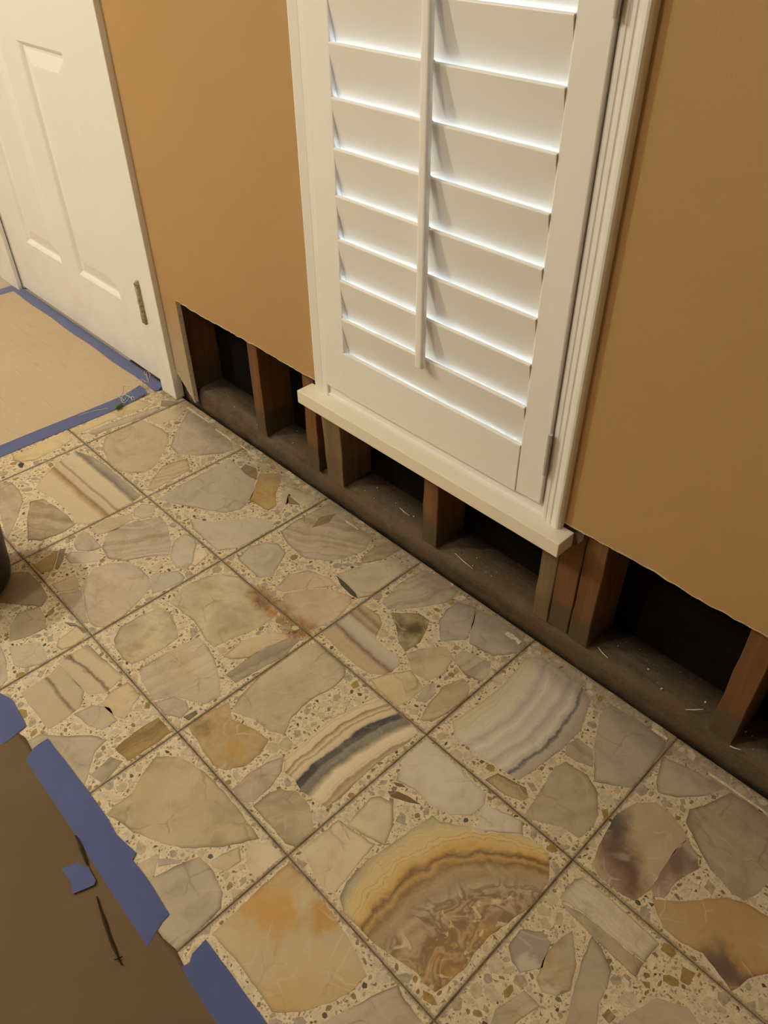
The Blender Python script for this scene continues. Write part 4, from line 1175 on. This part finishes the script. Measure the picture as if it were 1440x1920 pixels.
# blue masking tape
def tape(name, poly, z, label, seed=0, rough=True):
    rg_ = random.Random(seed)
    pts = rough_edge(poly, rg_, 0.02, 0.0005)
    o = MB().prism(pts, z, z + 0.0004).build(name, M['tape'])
    return tag(o, label, 'tape', 'strips of blue masking tape')
def U(*pts):
    return [(a / 1000.0, b / 1000.0) for a, b in pts]
tape('masking_tape', U((542, -500), (618, -492), (647, -482), (719, -488), (723, -505), (726, -520), (727, -535), (666, -545)), 0.0018, 'short blue tape piece on the paper edge at the left border', 1)
tape('masking_tape', U((785, -519), (771, -499), (770, -473), (900, -471), (976, -472), (1010, -475), (1056, -468), (1062, -478), (1103, -477), (1169, -481), (1171, -494), (1186, -527), (1120, -526), (1021, -523), (887, -520)), 0.0018, 'long blue tape strip holding the near brown paper edge, beside the paper tear', 2)
tape('masking_tape', U((1241, -507), (1244, -496), (1237, -487), (1234, -463), (1376, -464), (1479, -464), (1450, -510), (1331, -511), (1281, -510)), 0.0018, 'blue tape strip at the bottom border, partly out of the picture', 3)
tape('masking_tape', U((1001, -562), (1009, -540), (1029, -532), (1053, -533), (1058, -538), (1053, -553), (1048, -567), (1029, -561)), 0.0055, 'small torn patch of blue tape alone on the brown paper', 4)

# tape beside the tan paper, its far end lifting off the floor
def ribbon(name, rows_, label):
    m = MB()
    n_ = len(rows_)
    v = []
    for (a, b) in rows_:
        v += [a, b]
    f = [(2 * i_, 2 * i_ + 1, 2 * i_ + 3, 2 * i_ + 2) for i_ in range(n_ - 1)]
    o = m.add(v, f).build(name, M['tape'], smooth=False)
    sd_ = o.modifiers.new('thickness', 'SOLIDIFY')
    sd_.thickness = 0.0004
    sd_.offset = 0.0
    return tag(o, label, 'tape', 'strips of blue masking tape')
rows_ = []
rg = random.Random(12)
ys2 = [-1.2, -0.8, -0.4, -0.166, -0.10, -0.05, -0.006, 0.05, 0.10, 0.138, 0.165, 0.19, 0.215, 0.232, 0.246]
for q, y in enumerate(ys2):
    lift = 0.0 if y < 0.19 else 0.008 * ((y - 0.19) / 0.06) ** 1.6
    w = 0.0245
    xc = -0.119 + 0.003 * math.sin(y * 9) - (0.004 if y > 0.2 else 0)
    rows_.append(((xc - w, y + .002, 0.0019 + lift + rg.uniform(0, .0006)), (xc + w + rg.uniform(-.001, .001), y - 0.004, 0.0012 + lift * 0.9)))
ribbon('masking_tape', rows_, 'blue tape along the near edge of the tan paper, its end curling up')
rows_ = []
xs2 = [-1.058, -0.99, -0.90, -0.80, -0.74, -0.66, -0.58, -0.50, -0.42, -0.34, -0.27, -0.22, -0.17, -0.13, -0.104]
for q, x in enumerate(xs2):
    rows_.append(((x, 0.3035 - .001 * (q % 2), 0.0026 + rg.uniform(0, .0006)), (x + 0.004, 0.2665 + .0022 * math.sin(x * 23), 0.0019 + rg.uniform(0, .0004))))
# turned up against the casing at the end
rows_ += [((-0.0935, 0.3035, 0.003), (-0.0945, 0.274, 0.0022)), ((-0.0912, 0.3035, 0.012), (-0.0915, 0.2845, 0.010)), ((-0.0908, 0.3030, 0.030), (-0.0909, 0.2885, 0.018)), ((-0.0907, 0.3034, 0.050), (-0.0908, 0.2990, 0.046))]
ribbon('masking_tape', rows_, 'long blue tape along the foot of the white door')
rows_ = []
for q in range(12):
    y = 0.283 - q * 0.06
    rows_.append(((-1.084 + .002 * math.sin(q), y, 0.0018), (-1.036 + .002 * math.cos(q * 2), y + .003, 0.0022)))
ribbon('masking_tape', rows_, 'blue tape running away from the left foot of the door casing')

# tear in the brown paper as a raised lip, coloured dark for the shadow inside
def tear(pts, w, name='paper_tear'):
    m = MB()
    n_ = len(pts)
    v = []
    for q, (x, y) in enumerate(pts):
        t = q / (n_ - 1)
        ww = w * math.sin(math.pi * (0.12 + 0.8 * t)) * (1 - 0.3 * (q % 2))
        a = Vector((pts[min(q + 1, n_ - 1)][0] - pts[max(q - 1, 0)][0], pts[min(q + 1, n_ - 1)][1] - pts[max(q - 1, 0)][1], 0)).normalized()
        nx_, ny_ = -a.y, a.x
        zb = 0.0052
        v += [(x + nx_ * ww, y + ny_ * ww, zb), (x, y, zb + 0.0022), (x - nx_ * ww, y - ny_ * ww, zb)]
    f = []
    for q in range(n_ - 1):
        f += [(3 * q, 3 * q + 1, 3 * q + 4, 3 * q + 3), (3 * q + 1, 3 * q + 2, 3 * q + 5, 3 * q + 4), (3 * q + 2, 3 * q, 3 * q + 3, 3 * q + 5)]
    m.add(v, f).build(name, M['slit'], pb)
tear([(0.9683, -0.5221), (0.9786, -0.5230), (0.9919, -0.5254), (1.0050, -0.5279), (1.0149, -0.5295), (1.0242, -0.5315)], 0.003)
tear([(1.0760, -0.5438), (1.0940, -0.5487), (1.1168, -0.5533), (1.1358, -0.5577), (1.1555, -0.5609), (1.1696, -0.5627), (1.1835, -0.5646)], 0.0028)
tear([(1.1708, -0.5680), (1.1731, -0.5631), (1.1744, -0.5578)], 0.0014)

# ------------------------------------------------------------------ thread and green plastic piece on the tape
def curl(pts, z, sub=6):
    """smooth closed-ish path through points (Catmull-Rom)"""
    out = []
    n_ = len(pts)
    for i_ in range(n_ - 1):
        p0, p1, p2, p3 = pts[max(i_ - 1, 0)], pts[i_], pts[i_ + 1], pts[min(i_ + 2, n_ - 1)]
        for s2 in range(sub):
            t = s2 / sub
            q = [0.5 * ((2 * p1[c_]) + (-p0[c_] + p2[c_]) * t + (2 * p0[c_] - 5 * p1[c_] + 4 * p2[c_] - p3[c_]) * t * t + (-p0[c_] + 3 * p1[c_] - 3 * p2[c_] + p3[c_]) * t ** 3) for c_ in (0, 1)]
            out.append((q[0], q[1], z + 0.0016 * abs(math.sin(1.7 * (i_ + t)))))
    out.append((pts[-1][0], pts[-1][1], z))
    return out
tag(MB().tube(curl([(-0.2156, 0.3052), (-0.2098, 0.2988), (-0.1917, 0.2929), (-0.2076, 0.3084), (-0.1912, 0.3055), (-0.1750, 0.2977), (-0.1645, 0.2845), (-0.1788, 0.2892), (-0.1950, 0.2969), (-0.1616, 0.2828), (-0.1516, 0.2787), (-0.1577, 0.2726), (-0.1773, 0.2717), (-0.1847, 0.2595)], 0.003), 0.0008, 5).build('thread', M['thread'], smooth=True), 'loose pale thread loop lying on the tape beside the door', 'thread')
tag(MB().tube(curl([(-0.1749, 0.2693), (-0.1533, 0.2584), (-0.1377, 0.2464), (-0.1412, 0.2360), (-0.1556, 0.2330), (-0.1662, 0.2315), (-0.1818, 0.2158), (-0.1726, 0.2067), (-0.1547, 0.1975), (-0.1417, 0.1836), (-0.1471, 0.1737), (-0.1597, 0.1789), (-0.1304, 0.1772), (-0.1401, 0.1920), (-0.1299, 0.1955), (-0.1183, 0.1851), (-0.1106, 0.1752), (-0.1281, 0.1796), (-0.1181, 0.1721), (-0.0998, 0.1709), (-0.1064, 0.1839), (-0.1196, 0.1970), (-0.1287, 0.1967), (-0.1105, 0.1974), (-0.0970, 0.1933), (-0.1149, 0.2018), (-0.1074, 0.2049), (-0.0930, 0.1975)], 0.003), 0.0008, 5).build('thread', M['thread'], smooth=True), 'tangled pale thread on the blue tape beside the green plastic piece', 'thread')
tag(MB().tube(curl([(-0.1297, 0.0496), (-0.1271, 0.0639), (-0.1230, 0.0793), (-0.1197, 0.0952), (-0.1127, 0.1128), (-0.1062, 0.1236)], 0.003), 0.0008, 5).build('thread', M['thread'], smooth=True), 'straight white thread lying across the blue tape', 'thread')
gp = []
for t in range(9):
    a_ = t / 8.0
    gp.append((-0.0845 + (-0.0101) * a_, 0.1345 + (0.0283) * a_, 0.0085))
tag(MB().tube(gp, [0.0012, 0.0045, 0.0062, 0.0066, 0.0066, 0.0066, 0.0062, 0.0045, 0.0012], 14).build('plastic_capsule', M['green'], smooth=True), 'small green plastic piece shaped like a capsule at the tape edge', 'plastic piece')

# ------------------------------------------------------------------ black bin, mostly out of the picture
bx, by = (0.300, -0.435)
bp = [(0.0, 0.0), (0.080, 0.0), (0.092, 0.004), (0.099, 0.013), (0.1035, 0.03), (0.1165, 0.150), (0.119, 0.152), (0.121, 0.155), (0.121, 0.161), (0.118, 0.163), (0.115, 0.161), (0.111, 0.145), (0.098, 0.03), (0.090, 0.008), (0.0, 0.006)]
tag(MB().lathe(bp, (bx, by, 0.001), 40).build('bin', M['black'], smooth=True), 'black tapered plastic bin on the tiles at the left edge', 'bin')

# ------------------------------------------------------------------ plaster crumbs and splinters on the plate
rg = random.Random(21)
for grp in range(1):
    m = MB()
    for q in range(90):
        x = rg.uniform(0.08, 1.8)
        y = rg.choice((rg.uniform(0.325, 0.36), rg.uniform(0.33, 0.395)))
        if any(a - .004 < x < b + .004 for a, b in ((0.33, 0.37), (0.533, 0.572), (0.59, 0.66), (0.904, 0.944), (1.197, 1.319), (1.56, 1.601))):
            continue
        r_ = rg.choice((0.0006, 0.0008, 0.0010, 0.0015, 0.002))
        c_ = Vector((x, y, PT + .0004))
        pts = [(c_.x + r_ * math.cos(a + q) * rg.uniform(.6, 1.2), c_.y + r_ * math.sin(a + q) * rg.uniform(.6, 1.2)) for a in (0, 1.3, 2.5, 3.8, 5.1)]
        m.prism(pts, PT - .0006, PT + r_ * rg.uniform(.5, 1.0), rg.choice((0, 0, 1)))
    o = m.build('plaster_crumbs', [M['paperedge'], M['wood_tan']])
    tag(o, 'pale plaster crumbs and wood bits scattered on the bottom plate', 'debris', kind='stuff')
for (xa, ya, za, xb, yb, zb) in ((1.515, 0.322, 0.053, 1.540, 0.326, 0.075), (1.600, 0.316, 0.045, 1.617, 0.314, 0.055), (0.985, 0.330, 0.0545, 1.04, 0.322, 0.054), (0.80, 0.352, 0.0545, 0.835, 0.348, 0.055), (1.335, 0.330, 0.054, 1.362, 0.322, 0.0535)):
    MB().tube([(xa, ya, za), ((xa + xb) / 2, (ya + yb) / 2 - .002, (za + zb) / 2 + .001), (xb, yb, zb)], [0.0006, 0.0010, 0.0004], 5).build('splinter', M['paperedge'], wall)

# ------------------------------------------------------------------ recessed ceiling lamp (above the picture)
for (lc, watts), txt in zip(LAMPS, ('bare bulb lamp on the ceiling above the tiled floor', 'bare bulb lamp on the ceiling above the tan paper by the door')):
    cl = empty('ceiling_lamp', (lc[0], lc[1], ZC))
    tag(cl, txt, 'lamp')
    MB().lathe([(0.0, -0.022), (0.045, -0.020), (0.060, -0.008), (0.062, 0.0)], (0, 0, 0), 32).build('canopy', M['chrome'], cl, smooth=True)
    MB().tube([(0, 0, -0.02), (0, 0, -0.115)], 0.016, 16).build('socket', M['chrome'], cl)
    MB().lathe([(0.012, 0.046), (0.016, 0.034), (0.026, 0.018), (0.030, 0.0), (0.026, -0.016), (0.015, -0.026), (0.0, -0.030)], (0, 0, lc[2] - ZC), 24).build('bulb', M['bulb'], cl, smooth=True)
